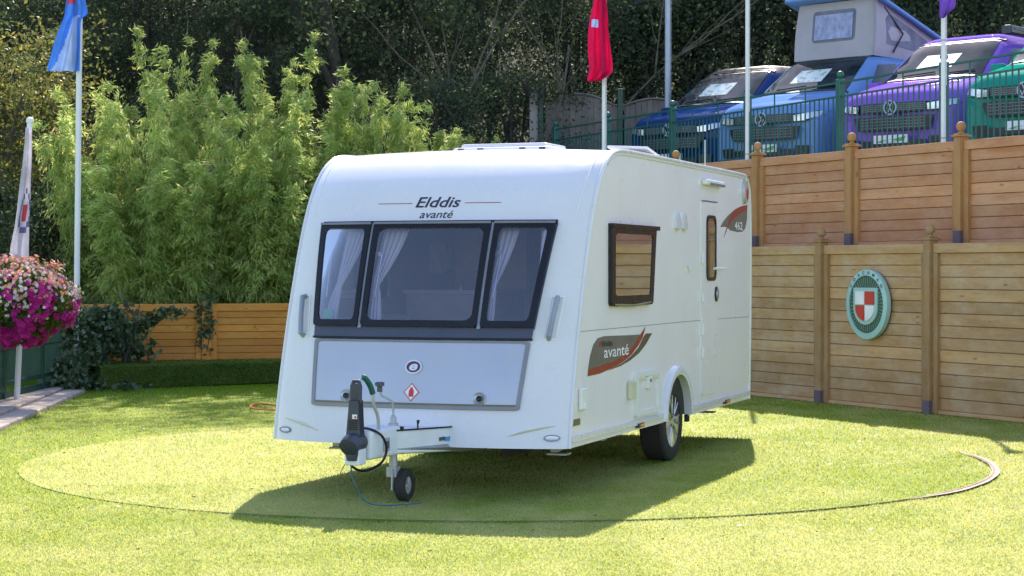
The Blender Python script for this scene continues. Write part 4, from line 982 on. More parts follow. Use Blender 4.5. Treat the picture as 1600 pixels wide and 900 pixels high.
def make_van(paint, label, loc, rz, poptop=False, awning=False, blackroof=False):
    rt = empty('camper_van', (*loc, ZT+.004), rz, label, 'van', 'camper vans parked in a row on the terrace')
    ys = np.unique(np.concatenate([np.array(yk), np.linspace(0, 1.9, 24), np.linspace(1.9, 4.9, 16)])); nt_ = 26; b = MB(); rows = []
    for y in ys:
        half = [vsec(y, math.pi/2*(j/nt_)) for j in range(nt_+1)]; r = [vpt(y, x, z) for x, z in half]+[vpt(y, -x, z) for x, z in half[-2::-1]]; rows.append(r)
    b.grid(rows)
    for rw, fl in ((rows[0], 1), (rows[-1], 0)):
        n = len(rw); k = n//2; pr = []
        b.add(rw, [(i, i+1, n-2-i, n-1-i) for i in range(k)])
    b.build('body', paint, rt, smooth=True, angle=40, recalc=True)
    b = MB(); b.box((0, 2.5, .24), (1.7, 4.4, .12)); b.build('underfloor', 'under', rt)
    def top(x, y, off): z = roofz(y, x); p = vpt(y, x, z); e = .02; dz = (roofz(y+e, x)-roofz(y-e, x))/(2*e); n = Vector((0, -dz, 1)).normalized(); return p+n*off
    def sd(sg): return lambda y, z, off: vpt(y, sg*(sidex(y, z)+off), z)
    # windscreen
    b = MB(); q = [(-.64, 1.78), (.64, 1.78), (.755, .99), (-.755, .99)]
    b.slab(top, q, 0, .010, 14, 8); ws = b.build('windscreen', M['vscreen'], rt, smooth=True, angle=60)
    b = MB(); b.slab(top, [(-.64, 1.81), (.64, 1.81), (.64, 1.775), (-.64, 1.775)], 0, .013, 14, 1); b.build('screen_border', 'vangrille', ws)
    b = MB(); b.slab(top, [(-.80, .995), (.80, .995), (.81, .95), (-.81, .95)], 0, .014, 14, 1); b.build('scuttle', 'vangrille', ws)
    b = MB(); b.slab(top, [(-.34, 1.52), (.20, 1.52), (.20, 1.22), (-.36, 1.22)], .010, .014, 6, 4); b.build('price_sheet', 'poster', ws)
    for x0 in (-.45, .15): b = MB(); b.tube([top(x0, 1.03, .03), top(x0+.48, 1.10, .025)], .009, 5); b.build('wiper', 'vangrille', ws)
    for sg in (-1, 1):
        S_ = sd(sg)
        b = MB(); b.slab(S_, [(1.82, 1.77), (2.32, 1.82), (2.32, 1.18), (1.26, 1.22)], 0, .008, 8, 8); b.build('side_window', M['vdark'], rt, smooth=True, angle=50)
        b = MB(); b.slab(S_, [(2.42, 1.82), (3.35, 1.83), (3.35, 1.18), (2.42, 1.18)], 0, .008, 4, 8); b.build('side_window', M['vdark'], rt); b = MB(); b.slab(S_, [(3.45, 1.83), (4.55, 1.80), (4.55, 1.18), (3.45, 1.18)], 0, .008, 4, 8); b.build('side_window', M['vdark'], rt)
        b = MB(); b.slab(S_, [(2.365, 1.80), (2.375, 1.80), (2.375, .35), (2.365, .35)], 0, .003, 1, 8); b.slab(S_, [(1.12, 1.0), (1.13, 1.0), (1.13, .40), (1.12, .40)], 0, .003, 1, 4); b.build('door_gap', 'under', rt)
        b = MB(); b.box((sg*1.07, 1.32, 1.27), (.20, .12, .24)); mr = b.build('mirror', paint, rt, bevel=.035, segs=3)
        b = MB(); b.box((sg*.97, 1.34, 1.17), (.14, .05, .05)); b.build('mirror_arm', 'vangrille', mr)
        for yw in (.93, 3.93):
            b = MB(); pts = [(yw+.385*math.cos(R(a)), .30+.40*math.sin(R(a))) for a in range(0, 181, 10)]; b.poly(S_, pts+[(yw-.385, .24), (yw+.385, .24)], 0, .006); b.build('wheel_arch', 'under', rt)
            wheel(rt, sg*.885, yw, .335, .21, sg, 5)
        # headlamp
        def NS(u, v, off, sg=sg):      # wraps nose and wing
            xx = sg*(.50+.42*u); ys_ = .0; 
            # find y where skin half-width reaches xx at this height
            y = 0.0
            if sidex(0.0, v) < abs(xx):
                lo, hi_ = 0., .6
                for _ in range(18):
                    m_ = (lo+hi_)/2
                    if sidex(m_, v) < abs(xx): lo = m_
                    else: hi_ = m_
                y = hi_
            return vpt(y-off, xx, v)
        b = MB(); b.poly(NS, [(.02, .84), (.35, .84), (.80, .87), (.97, .92), (.99, 1.0), (.80, .99), (.30, .96), (.02, .93)], 0, .012)
        b.build('headlamp_bezel', 'vangrille', rt)
        b = MB(); b.slab(NS, [(.06, .93), (.45, .95), (.45, .85), (.08, .845)], .012, .020, 3, 1); b.slab(NS, [(.50, .955), (.92, .985), (.90, .905), (.50, .865)], .012, .020, 4, 1); b.build('headlight', 'vanlamp', rt)
        b = MB(); b.slab(NS, [(.10, .50), (.62, .50), (.55, .36), (.10, .36)], 0, .012, 4, 1); b.build('fog_lamp_grille', 'vangrille', rt)
    def N(x, z, off): return vpt(-off, x, z)
    b = MB(); b.slab(N, [(-.50, .955), (.50, .955), (.47, .835), (-.47, .835)], 0, .008, 12, 1); b.slab(N, [(-.62, .78), (.62, .78), (.54, .60), (-.54, .60)], 0, .008, 12, 1); b.slab(N, [(-.52, .46), (.52, .46), (.50, .37), (-.50, .37)], 0, .008, 12, 1)
    gr = b.build('grille', 'vangrille', rt)
    b = MB()
    for z in (.86, .885, .91, .935): b.slab(N, [(-.47, z+.004), (.47, z+.004), (.47, z-.004), (-.47, z-.004)], .008, .016, 12, 1)
    for z in (.63, .67, .71, .75): b.slab(N, [(-.50, z+.004), (.50, z+.004), (.50, z-.004), (-.50, z-.004)], .008, .016, 12, 1)
    for i in range(25):
        x = -.48+.04*i; b.slab(N, [(x-.002, .945), (x+.002, .945), (x+.002, .845), (x-.002, .845)], .008, .014, 1, 1); b.slab(N, [(x-.002, .77), (x+.002, .77), (x+.002, .61), (x-.002, .61)], .008, .014, 1, 1)
    b.build('grille_slats', 'dsilver', gr)
    b = MB(); b.slab(N, [(-.26, .53), (.26, .53), (.26, .42), (-.26, .42)], .004, .022, 2, 1); pl = b.build('number_plate', 'inkwhite', rt)
    b = MB(); b.poly(N, [(-.22, .435), (.02, .43), (.20, .45), (.24, .515), (.05, .47), (-.15, .46)], .022, .024); b.build('plate_swirl', pm('plate_green', (.10, .45, .08), .5), pl)
    b = MB(); b.ring(N, ell(0, .895, .10, .10, 24), ell(0, .895, .083, .083, 24), .014, .03)
    b.text(N, 'V', 0, .90, width=.075, size=.10, off=.026, bold=.015); b.text(N, 'W', 0, .825, width=.12, size=.10, off=.026, bold=.01)
    b.build('badge', 'polegrey', rt, smooth=True, angle=30)
    b = MB(); b.poly(N, ell(0, .895, .088, .088, 24), .008, .018); b.build('badge_ground', 'vangrille', rt)
    if not poptop:
        b = MB(); P = [top(x, 1.86, .02) for x in np.linspace(-.66, .66, 12)]
        rows = []
        for i, y in enumerate((1.84, 1.90, 2.0, 3.0, 4.2, 4.5, 4.6)):
            hz = (0, .045, .07, .085, .08, .05, .0)[i]; rows.append([top(x, y, hz*(1-abs(x/.72)**8)+.004) for x in np.linspace(-.72, .72, 15)])
        b.grid(rows); b.build('roof_lid', paint if not blackroof else 'vangrille', rt, smooth=True, angle=50)
        b = MB(); b.slab(top, [(-.68, 1.90), (.68, 1.90), (.68, 1.85), (-.68, 1.85)], 0, .022, 14, 1); b.build('roof_lip', 'vangrille', rt)
    else:
        M['canvas'] = pm('grey_canvas', (.40, .38, .40), .85, var=.06, bmp=.3, bs=20); M['mesh'] = pm('canvas_window', (.16, .17, .22), .7, var=.25, vs=6)
        pr = empty('pop_top'); pr.parent = rt
        zf, zr_, y0, y1, hw = 2.78, 2.08, 1.95, 4.5, .66
        def zl(y): return zf+(zr_-zf)*(y-y0)/(y1-y0)
        b = MB(); rb = lambda y: roofz(y, .6)
        # front canvas and sides, bellied
        rows = []
        for i in range(9):
            v = i/8; row = []
            per = [(-hw, y1), (-hw, (y0+y1)/2), (-hw, y0+.1), (-hw+.06, y0), (0, y0-.01), (hw-.06, y0), (hw, y0+.1), (hw, (y0+y1)/2), (hw, y1)]
            per = [tuple(p) for p in spline([Vector((x, y, 0)) for x, y in per], 3)]
            for x, y, _ in per:
                zb_ = 1.92; z = zb_+(zl(y)-zb_)*v; k = .05*math.sin(v*math.pi)+.06*(1-v); row.append((x*(1+k*.8), y-(.10*(1-v) if y < y0+.3 else 0), z))
            rows.append(row)
        b.grid(rows); b.build('canvas_wall', 'canvas', pr, smooth=True, angle=180)
        def CF(x, z, off): v = (z-1.92)/(zf-1.92); return Vector((x, y0-.012-.10*(1-v)-off, z))
        b = MB(); b.poly(CF, rrect(-.40, 2.18, .36, 2.66, .06, 4, 4), 0, .006); wn = b.build('canvas_window', 'mesh', pr)
        b = MB(); rows = []
        for i in range(2): rows.append([CF(-.36+.68*j/60, (2.60, 2.22)[i], .012+.006*math.sin(j*1.9)) for j in range(61)])
        b.grid(rows); b.build('window_drape', pm('drape_grey', (.34, .38, .55), .8, var=.3, vs=9), wn, smooth=True)
        for sg in (-1, 1):
            def CS(y, z, off, sg=sg): v = (z-1.92)/max(.1, (zl(y)-1.92)); k = .05*math.sin(v*math.pi)+.06*(1-v); return Vector((sg*(hw*(1+k*.8)+off+.005), y, z))
            b = MB(); b.poly(CS, [(2.20, 2.12), (2.20, 2.50), (2.32, 2.58), (2.9, 2.42), (3.35, 2.27), (3.45, 2.20), (3.45, 2.06), (2.9, 2.08)], 0, .006); b.build('canvas_window', 'mesh', pr)
            b = MB(); b.tube([CS(2.35, 2.0, .03), CS(2.62, 2.30, .03), (sg*hw, 2.2, 2.68)], .014, 6); b.build('gas_strut', 'vangrille', pr)
        b = MB(); rows = []
        for y in np.linspace(y0-.22, y1+.1, 12): rows.append([(x, y, zl(y)+.02+.07*(1-abs(x/.80)**4)*(1-(abs((y-(y0+y1)/2)/((y1-y0)/2+.25))**6))) for x in np.linspace(-.80, .80, 17)])
        b.grid(rows); b.build('lid', paint, pr, smooth=True, angle=50, solid=.05)
    if awning:
        b = MB(); b.box((.80, 3.1, 2.02), (.13, 2.9, .13)); aw = b.build('awning_case', 'vangrille', rt, bevel=.03, segs=3)
        b = MB(); b.box((.80, 1.64, 2.02), (.11, .03, .11)); b.box((.87, 3.1, 2.03), (.004, 2.7, .02)); b.build('case_trim', 'dplast', aw)
    return rt
def opaque_glass(name, col, base):
    m, t, bb = NM(name); bb.inputs['Base Color'].default_value = (*col, 1); bb.inputs['Roughness'].default_value = .04; bb.inputs['Coat Weight'].default_value = 0; bb.inputs['Specular IOR Level'].default_value = base
    n = noise_n(t, coords(t), 2.5, 3); t.links.new(mixc(t, ramp(t, n, .4, .65), col, tuple(x*.3 for x in col)), bb.inputs['Base Color']); return m
M['vscreen'] = opaque_glass('windscreen_glass', (.03, .045, .05), .12); M['vdark'] = opaque_glass('dark_side_glass', (.012, .014, .016), .6)
vang = math.atan2(-.68, .73)
def van_at(px, Y): return (atp(px, Y), Y)
make_van(van_paint('paint_purple', (.23, .11, .52)), 'purple camper van with black roof awning case', van_at(1392, 25.2), vang, awning=True)
make_van(van_paint('paint_sky', (.15, .28, .54)), 'sky blue camper van with raised pop top roof', van_at(1190, 27.2), vang, poptop=True)
make_van(van_paint('paint_navy', (.010, .038, .15)), 'navy blue camper van farthest left in the row', van_at(1045, 29.3), vang, blackroof=True)
make_van(van_paint('paint_green', (.006, .26, .19)), 'teal green camper van cut off by the right edge of the photo', van_at(1602, 22.7), vang)

# ================================================================== LEFT CORNER
# turf covered block
b = MB(); A3, B3 = Vector((-5.25, 24.15)), Vector((-.8, 27.2)); N3 = Vector((-.565, .825)); zt3 = .29
pts = [A3, B3, B3+N3*.9, A3+N3*.9]; n = 4
rows = [[(*A3.lerp(B3, i/40), z) for i in range(41)] for z in (0, .1, .2, zt3-.02)]+[[(*(A3.lerp(B3, i/40)+N3*d), zt3) for i in range(41)] for d in (.03, .3, .9)]
b.grid(rows); b.add([(*A3, 0), (*A3, zt3-.02), (*(A3+N3*.03), zt3), (*(A3+N3*.9), zt3), (*(A3+N3*.9), 0)], [(0, 1, 2, 3, 4)])
bk = b.build('turf_block', 'blockturf'); tag(bk, 'low raised bed edge wrapped in dark green turf below the wooden fence', 'raised bed')
n = 26000; u = RNG.uniform(0, 1, n); s = RNG.uniform(0, 1, n); top_ = RNG.uniform(0, 1, n) < .5
bx = A3.x+(B3.x-A3.x)*u; by = A3.y+(B3.y-A3.y)*u
C = np.where(top_[:, None], np.c_[bx+N3.x*s*.9, by+N3.y*s*.9, np.full(n, zt3)], np.c_[bx, by, s*zt3])
nrm = np.where(top_[:, None], np.array([0, 0, 1.]), np.array([-N3.x, -N3.y, .2]))
a = RNG.normal(0, 1, (n, 3))*.007; V = np.empty((n, 3, 3)); V[:, 0] = C-a; V[:, 1] = C+a; V[:, 2] = C+nrm*RNG.uniform(.008, .02, (n, 1))+RNG.normal(0, .006, (n, 3))
M['blockblade'] = turf('block_blades', (.07, .15, .02), (.13, .22, .04), trans=.4)
fastmesh('turf_pile', V.reshape(-1, 3), 3, 'blockblade', bk)
# low fence behind it
FPb, FDb = Vector((-5.75, 25.35)), Vector((.96, .28)).normalized()
def bt(px): return on_line(FPb, FDb, px)
NB = Vector((-FDb.y, FDb.x))
_ln = LN; 
lowf = board_fence('low_fence', 'low orange brown board fence behind the turf block, in shade', FPb, FDb, NB, [bt(316)-2.65, bt(322), bt(322)+1.72*1.0, bt(322)+3.4, bt(322)+5.1, bt(322)+6.8], .25, 1.06, 7, 'wood_bk', 'wood_bk', finial=False, shoe=False, pw=.13)
quadz('bed_soil', [(-6.5, 24.4, .24), (-5.2, 24.9, .24), (-.8, 27.9, .24), (-6.5, 27.9, .24)], 'soil')
# paving
b = MB(); y = 15.0; k = 0
while y < 23.2:
    L_ = .62+.12*((k*7) % 3); f0 = lambda yy: -4.86-(yy-18)*.083
    for x0, x1, zz in ((0, -.26, .03), (-.27, -.80, .055)):
        y2 = y+L_-.012; P = [(f0(y)+x0, y, zz), (f0(y2)+x0, y2, zz), (f0(y2)+x1, y2, zz), (f0(y)+x1, y, zz)]
        b.add(P+[(p[0], p[1], -.02) for p in P], [(0, 3, 2, 1), (0, 1, 5, 4), (1, 2, 6, 5), (2, 3, 7, 6), (3, 0, 4, 7)])
    y += L_; k += 1
tag(b.build('paving_edge', 'stone', bevel=.012), kind='structure')
# green mesh fence at far left
gf = empty('green_mesh_fence', (-5.78, 25.0, 0), -math.pi/2, 'dark green vertical bar fence at far left below the flower basket', 'fence')
for t_ in (0, 1.75, 3.5, 5.25, 7.0, 8.75):
    b = MB(); b.box((t_, 0, .52), (.07, .07, 1.04)); b.build('post', 'dgreenmetal', gf, bevel=.005)
for i in range(5):
    a, c = i*1.75+.035, (i+1)*1.75-.035; b = MB()
    for z in (.22, .98): b.box(((a+c)/2, 0, z), (c-a, .035, .05))
    for z in (.6, ): b.box(((a+c)/2, 0, z), (c-a, .012, .012))
    k = int((c-a)/.055)
    for j in range(k): b.box((a+(c-a)*(j+.5)/k, 0, .60), (.014, .012, .74))
    b.box(((a+c)/2, 0, .07), (c-a, .02, .12)); b.build('fence_panel', 'dgreenmetal', gf)

# flower basket
bx0, by0, bz0 = -5.36, 20.8, 1.20
fb = empty('flower_basket', (bx0, by0, 0), 0, 'overflowing flower basket of magenta, white and orange petunias at far left', 'flower basket')
b = MB(); b.lathe([(.12, -.36), (.28, -.22), (.34, 0)], (0, 0, bz0), n=20); b.build('basket', 'dgreenmetal', fb, smooth=True)
b = MB(); b.tube([(-.42, 0, 0), (-.42, 0, bz0-.05), (0, 0, bz0-.05)], .02, 6); b.build('bracket_post', 'dgreenmetal', fb)
def shellpts(n, rmin=.72, zlo=-1, zhi=1):
    d = unit(RNG.normal(size=(n*3, 3))); d = d[(d[:, 2] > zlo) & (d[:, 2] < zhi)][:n]; r = RNG.uniform(rmin, 1.02, (len(d), 1))
    lump = np.array([1+.30*noise.noise(Vector(p)*2.6) for p in d])[:, None]
    droop = np.where(d[:, 2:3] < -.2, 1.1, 1.)
    return d*r*lump*np.array([.56, .52, .44])*np.c_[np.ones((len(d), 2)), droop]+np.array([0, 0, bz0])
fastmesh('foliage', leaves(shellpts(12000, .6)+RNG.normal(0, .03, (12000, 3))[:1], .05, .022), 4, 'planterleaf', fb)
def blossoms(name, C, r, mat):
    n = len(C); ctr = np.array([0, 0, bz0]); d = unit((C-ctr)*np.array([1, 1, .8])+RNG.normal(0, .15, (n, 3))+np.array([0, -.05, .05])); s = unit(np.cross(d, RNG.normal(size=(n, 3)))); t_ = np.cross(d, s); V = np.empty((n, 5, 4, 3)); rr = r*RNG.uniform(.7, 1.2, (n, 1))
    for k in range(5):
        a = 2*math.pi*k/5; e = s*math.cos(a)+t_*math.sin(a); f_ = -s*math.sin(a)+t_*math.cos(a)
        V[:, k, 0] = C; V[:, k, 1] = C+(e*.7+f_*.48)*rr+d*rr*.25; V[:, k, 2] = C+e*rr+d*rr*.32; V[:, k, 3] = C+(e*.7-f_*.48)*rr+d*rr*.25
    return fastmesh(name, V.reshape(-1, 3), 4, mat, fb)
def sel(C, f): 
    z = (C[:, 2]-bz0)/.46+.25*RNG.normal(size=len(C)); return C[f(z)]
Cc = shellpts(2000, .95); kx = np.array([noise.noise(Vector(p)*3.5) for p in Cc])
Cm = Cc[(kx > -.05) | (RNG.uniform(size=len(Cc)) < .12)]
blossoms('magenta_blossoms', sel(Cm, lambda z: z < .25), .036, 'magenta')
blossoms('white_blossoms', sel(shellpts(1500, .93), lambda z: (z > -.15) & (z < .75)), .022, 'whitepet')
blossoms('orange_blossoms', sel(shellpts(1500, .93), lambda z: z > .45), .028, 'orangepet')
# ivy in the corner
iv = empty('ivy_clump', (-5.3, 24.3, 0), 0, 'dark ivy tumbling over the corner between green fence and wooden fence', 'ivy'); iv.scale = (.85, .85, .88)
def ivy_volume():
    P = []
    for c, r, n in (((-.35, .2, .55), (.38, .4, .6), 2600), ((-.05, .5, .85), (.42, .3, .36), 1700), ((-.28, -.35, .18), (.42, .55, .22), 2200), ((.28, .75, .75), (.34, .12, .42), 700), ((.35, .80, .95), (.75, .06, .10), 700), ((.30, -.25, .05), (.55, .30, .08), 900)):
        d = unit(RNG.normal(size=(n, 3)))*RNG.uniform(.5, 1.05, (n, 1))*np.array(r)*(1+.28*RNG.normal(size=(n, 1)))+np.array(c)
        d += np.array([[.30*noise.noise(Vector(q)*2.2), .2*noise.noise(Vector(q)*2.2+Vector((9, 0, 0))), .30*noise.noise(Vector(q)*2.0+Vector((0, 7, 0)))] for q in d]); P.append(d)
    P = np.concatenate(P); P = P[P[:, 2] > .01]; return P
fastmesh('foliage', leaves(ivy_volume(), .085, .075, fold=.1), 4, 'ivyleaf', iv)
b = MB()
for i in range(9):
    x = random.uniform(-.5, .3); b.tube(spline([(x, .1+random.uniform(0, .4), 0), (x+.1, .3, .4), (x+random.uniform(-.2, .3), .4, .9), (x+random.uniform(-.3, .4), .5, 1.3)], 3), .008, 4)
b.build('stem', 'barkm', iv)
p = FPb+FDb*bt(328)
iv2 = empty('ivy_trail', (p.x, p.y-.12, .3), 0, 'thin ivy strand hanging down the post of the low wooden fence', 'ivy')
Cv = []
for k in range(3):
    x0 = RNG.uniform(-.12, .1)
    for i in range(60): z = .86*(1-i/60*RNG.uniform(.5, 1)); Cv.append((x0+.07*math.sin(i*.2+k)+RNG.normal()*.04, RNG.normal()*.02, z))
fastmesh('foliage', leaves(np.array(Cv), .07, .06, fold=.1), 4, 'ivyleaf', iv2)
b = MB(); b.tube([(0, .02, .85), (.05, .02, .5), (-.03, .02, .1)], .006, 4); b.build('stem', 'barkm', iv2)
# orange hose
b = MB(); b.tube([Vector((p[0], p[1], .022)) for p in spline([(atp(445, 20.7), 20.75, 0), (atp(420, 20.9), 21.1, 0), (atp(395, 20.8), 21.2, 0), (atp(386, 20.5), 20.75, 0), (atp(400, 20.2), 20.4, 0), (atp(440, 20.0), 20.25, 0), (atp(480, 20.0), 20.3, 0)], 6)], .011, 6)
tag(b.build('orange_cable', pm('orange_pvc', (.7, .20, .04), .4), smooth=True), 'orange cable looped on the lawn beside the left side of the caravan', 'cable')

# ================================================================== TREES, BAMBOO, UNDERGROWTH
def crown_points(n, cl, shape, seed, lo=.12):
    rng = np.random.default_rng(seed); cen = unit(rng.normal(size=(cl, 3)))*rng.uniform(.25, 1, (cl, 1))**.6*np.array(shape)
    idx = rng.integers(0, cl, n); r = rng.uniform(.45, 1.0, cl)[idx][:, None]
    return cen[idx]+rng.normal(size=(n, 3))*r*np.array([.42, .42, .30]), cen
def tree_proto(name, seed, H, shape, leafmat, nleaf=7000, ncl=46, ls=.11, bark='barkm'):
    rt = empty(name); rng = np.random.default_rng(seed); cz_ = H-shape[2]*.95
    P, cen = crown_points(nleaf, ncl, shape, seed); P[:, 2] += cz_; P = P[P[:, 2] > .25]
    fastmesh('crown', leaves(P, ls, ls*.6, rng=rng), 4, leafmat, rt)
    b = MB(); top_ = (rng.normal()*.3, rng.normal()*.3, H*.85)
    tr = spline([(0, 0, -.4), (rng.normal()*.1, rng.normal()*.1, H*.25), (rng.normal()*.2, rng.normal()*.2, H*.55), top_], 4)
    b.tube(tr, [.11*(1-.8*i/(len(tr)-1))*H/8 for i in range(len(tr))], 8)
    for i in range(11):
        k = rng.integers(3, len(tr)-1); e = Vector(cen[rng.integers(0, len(cen))])+Vector((0, 0, cz_)); s_ = tr[k]; m_ = (s_+e)/2+Vector((0, 0, .3)); b.tube(spline([s_, m_, e], 3), [.05*(1-.12*j) for j in range(7)], 5)
    b.build('trunk', bark, rt, smooth=True, angle=180)
    return rt
def place(proto, first, x, y, z, sc, rz, label, cat, group):
    o = proto if first else copy_tree(proto)
    o.location = (x, y, z); o.scale = (sc[0], sc[0], sc[1]) if isinstance(sc, tuple) else (sc,)*3; o.rotation_euler = (0, 0, rz)
    return tag(o, label, cat, group)
TG = 'trees of the dark wood behind'
protoA = tree_proto('woodland_tree', 11, 8.5, (2.3, 2.1, 3.6), 'leafdark', 15000, 70, .085)
protoB = tree_proto('woodland_tree', 12, 7.5, (2.6, 2.0, 3.2), 'leafdark', 14000, 50, .08, 'barkpale')
protoC = tree_proto('yellowing_tree', 13, 5.6, (1.6, 1.5, 2.2), 'leafyel', 8000, 34, .075, 'barkpale')
protoD = tree_proto('woodland_tree', 14, 6.5, (2.0, 1.9, 2.8), 'leafmid', 7000, 34, .10)
protoE = tree_proto('evergreen_shrub', 15, 3.0, (1.2, 1.1, 1.4), 'leafdark', 7000, 26, .075)
spots = [  # back row, taller
 ('B', -90, 39, .95, .5, 'tall dark tree rising at the far left corner of the wood'), ('A', 50, 39.5, .95, 2.5, 'tall dark tree high above the short white flagpole'),
 ('B', 180, 39, .95, 1.2, 'tall dark tree high above the bright bamboo right of the blue flag'), ('A', 310, 39.5, .95, 3.9, 'tall dark tree high above the gap between the bamboo plumes'),
 ('B', 440, 39, .95, 5.4, 'tall dark tree above the second tallest bamboo plume'), ('A', 575, 39.5, .95, 4.6, 'tall dark tree high above the feathery arching bamboo'), ('B', 700, 39.5, .95, 2.9, 'tall dark tree high above the caravan lettering'),
 ('A', 530, 32.4, 1.30, 1.0, 'tallest tree, its slim trunk behind the bamboo and its crown above the photo'),
 # proto, px, Y, scale, rot, label
 ('A', -60, 33.5, .62, .3, 'dark tree at the far left edge of the wood'), ('B', 90, 34.5, .68, 1.9, 'dark tree behind the blue flag'),
 ('A', 235, 34.6, .68, 3.1, 'dark tree behind the left bamboo tops'), ('B', 370, 34, .68, 4.4, 'dark tree filling the gap between the two tallest bamboo plumes'),
 ('A', 505, 34.6, .68, 5.1, 'dark tree above the caravan front left corner, behind bamboo'), ('B', 640, 34.5, .7, .8, 'dark ivy hung tree left of the tangled bare branches'),
 ('A', 770, 36, 1.0, 2.2, 'dark tree straight above the caravan rooflight'), ('B', 880, 38.5, .95, 3.6, 'dark tree left of the red flag'),
 ('A', 985, 39, 1.0, 4.9, 'dark tree between the red flag and the grey column'), ('D', 1100, 39, 1.15, 1.1, 'dark tree above the navy van'),
 ('A', 1190, 39.5, 1.0, 2.7, 'tree left of the raised pop top'), ('B', 1330, 40, 1.0, 5.6, 'tree hidden behind the pop top roof'),
 ('D', 1450, 39, 1.15, .2, 'green tree above the purple van roof'), ('A', 1560, 39, 1.0, 1.5, 'tree at the right edge above the teal van'),
 ('A', 1700, 40, 1.0, 2.5, 'tree just beyond the right edge of the photo'), ('D', 0, 30.6, .75, 2.0, 'mid green tree left of the blue flag pole')]
PR = {'A': protoA, 'B': protoB, 'D': protoD}; used = set()
for k, px, Y, s_, rz, lb in spots:
    x = atp(px, Y); place(PR[k], k not in used, x, Y, hillz(x, Y)-.1 if Y > 28.6 else 0, s_, rz, lb, 'tree', TG); used.add(k)
for i, (px, Y, s_, rz, lb) in enumerate([(-5, 28.6, 1.0, 0, 'yellow leaved tree at the far left edge'), (40, 29.2, .85, 2, 'yellow green tree between left edge and blue flag pole')]):
    x = atp(px, Y); place(protoC, i == 0, x, Y, .1, s_, rz, lb, 'tree', 'yellowing trees at far left')
sh = [(905, 36.2, 1.1, .4, 'dark shrub behind the grey arched fence'), (1000, 36.4, 1.3, 1.4, 'dark bush between the red flag and the grey column, above the grey fence'), (1085, 36.8, 1.4, 2.4, 'dark bush just above the navy van roof'), (1165, 37.0, 1.4, 3.4, 'dark bush left of the pop top, behind the plain white flagpole'),
      (1440, 37.0, 1.5, 5.0, 'bush in the gap between the pop top and the purple van roof'), (1540, 37.0, 1.6, .9, 'bush above the awning case of the purple van'), (1250, 37.5, 1.5, 4.4, 'bush behind the pop top canvas'),
      (20, 27.3, 1.0, 0, 'green shrub behind the short white flagpole'), (95, 27.0, .85, 1.3, 'blue green shrub beside the foot of the tall left flagpole'), (690, 31, .8, 2.2, 'dark shrub above the caravan roof left of its rooflight'), (800, 33, .9, 3.3, 'dark shrub beside the concrete gate post'), (560, 29.3, .9, 4, 'shrub behind the rightmost bamboo')]
for i, (px, Y, s_, rz, lb) in enumerate(sh):
    x = atp(px, Y); place(protoE, i == 0, x, Y, max(hillz(x, Y), 0), s_, rz, lb, 'shrub', 'shrubs at the foot of the wood')
# bare saplings
def sapling(px, Y, h, lean, label):
    x = atp(px, Y); z0 = hillz(x, Y); rng = random.Random(px); b = MB()
    def br(p, d, L_, r, dep):
        pts = [p]; q = p.copy(); dd = d.copy()
        for i in range(4): dd = (dd+Vector((rng.uniform(-.25, .25), rng.uniform(-.2, .2), rng.uniform(-.1, .15)))).normalized(); q = q+dd*L_/4; pts.append(q.copy())
        b.tube(spline(pts, 2), [r*(1-.085*i) for i in range(9)], 5)
        if dep: 
            for k in range(3): i = rng.randint(1, 4); br(pts[i], (dd+Vector((rng.uniform(-1, 1), rng.uniform(-.5, .3), rng.uniform(-.1, .8)))).normalized(), L_*.5, r*.5, dep-1)
    br(Vector((0, 0, -.3)), Vector((lean, 0, 1)).normalized(), h, .042, 2)
    rt = empty('bare_sapling', (x, Y, z0), 0, label, 'tree', 'bare saplings at the edge of the wood'); b.build('stem', 'barkpale', rt, smooth=True, angle=180)
    C = np.array([v for v in b.v])[::3]; C = C[C[:, 2] > h*.4]
    if len(C): fastmesh('leaf_sprays', leaves(C+RNG.normal(0, .10, C.shape), .08, .05), 4, 'leafmid', rt)
for a_ in ((662, 31.6, 3.6, .1, 'thin bare sapling rising behind the left half of the caravan roof'), (752, 32.2, 4.6, -.25, 'leaning bare branches above the caravan rooflight'), (790, 32, 3.4, .3, 'bare branching sapling right of the leaning branches'), (880, 35.0, 4.6, .05, 'pale twisted sapling behind the grey arched fence'), (1150, 36.8, 4.8, .12, 'thick pale trunk above the navy van'), (70, 26.6, 2.4, -.35, 'forked bare branches behind the white flag'), (5, 26.8, 2.2, .45, 'bare arching branch at the left edge')): sapling(*a_)
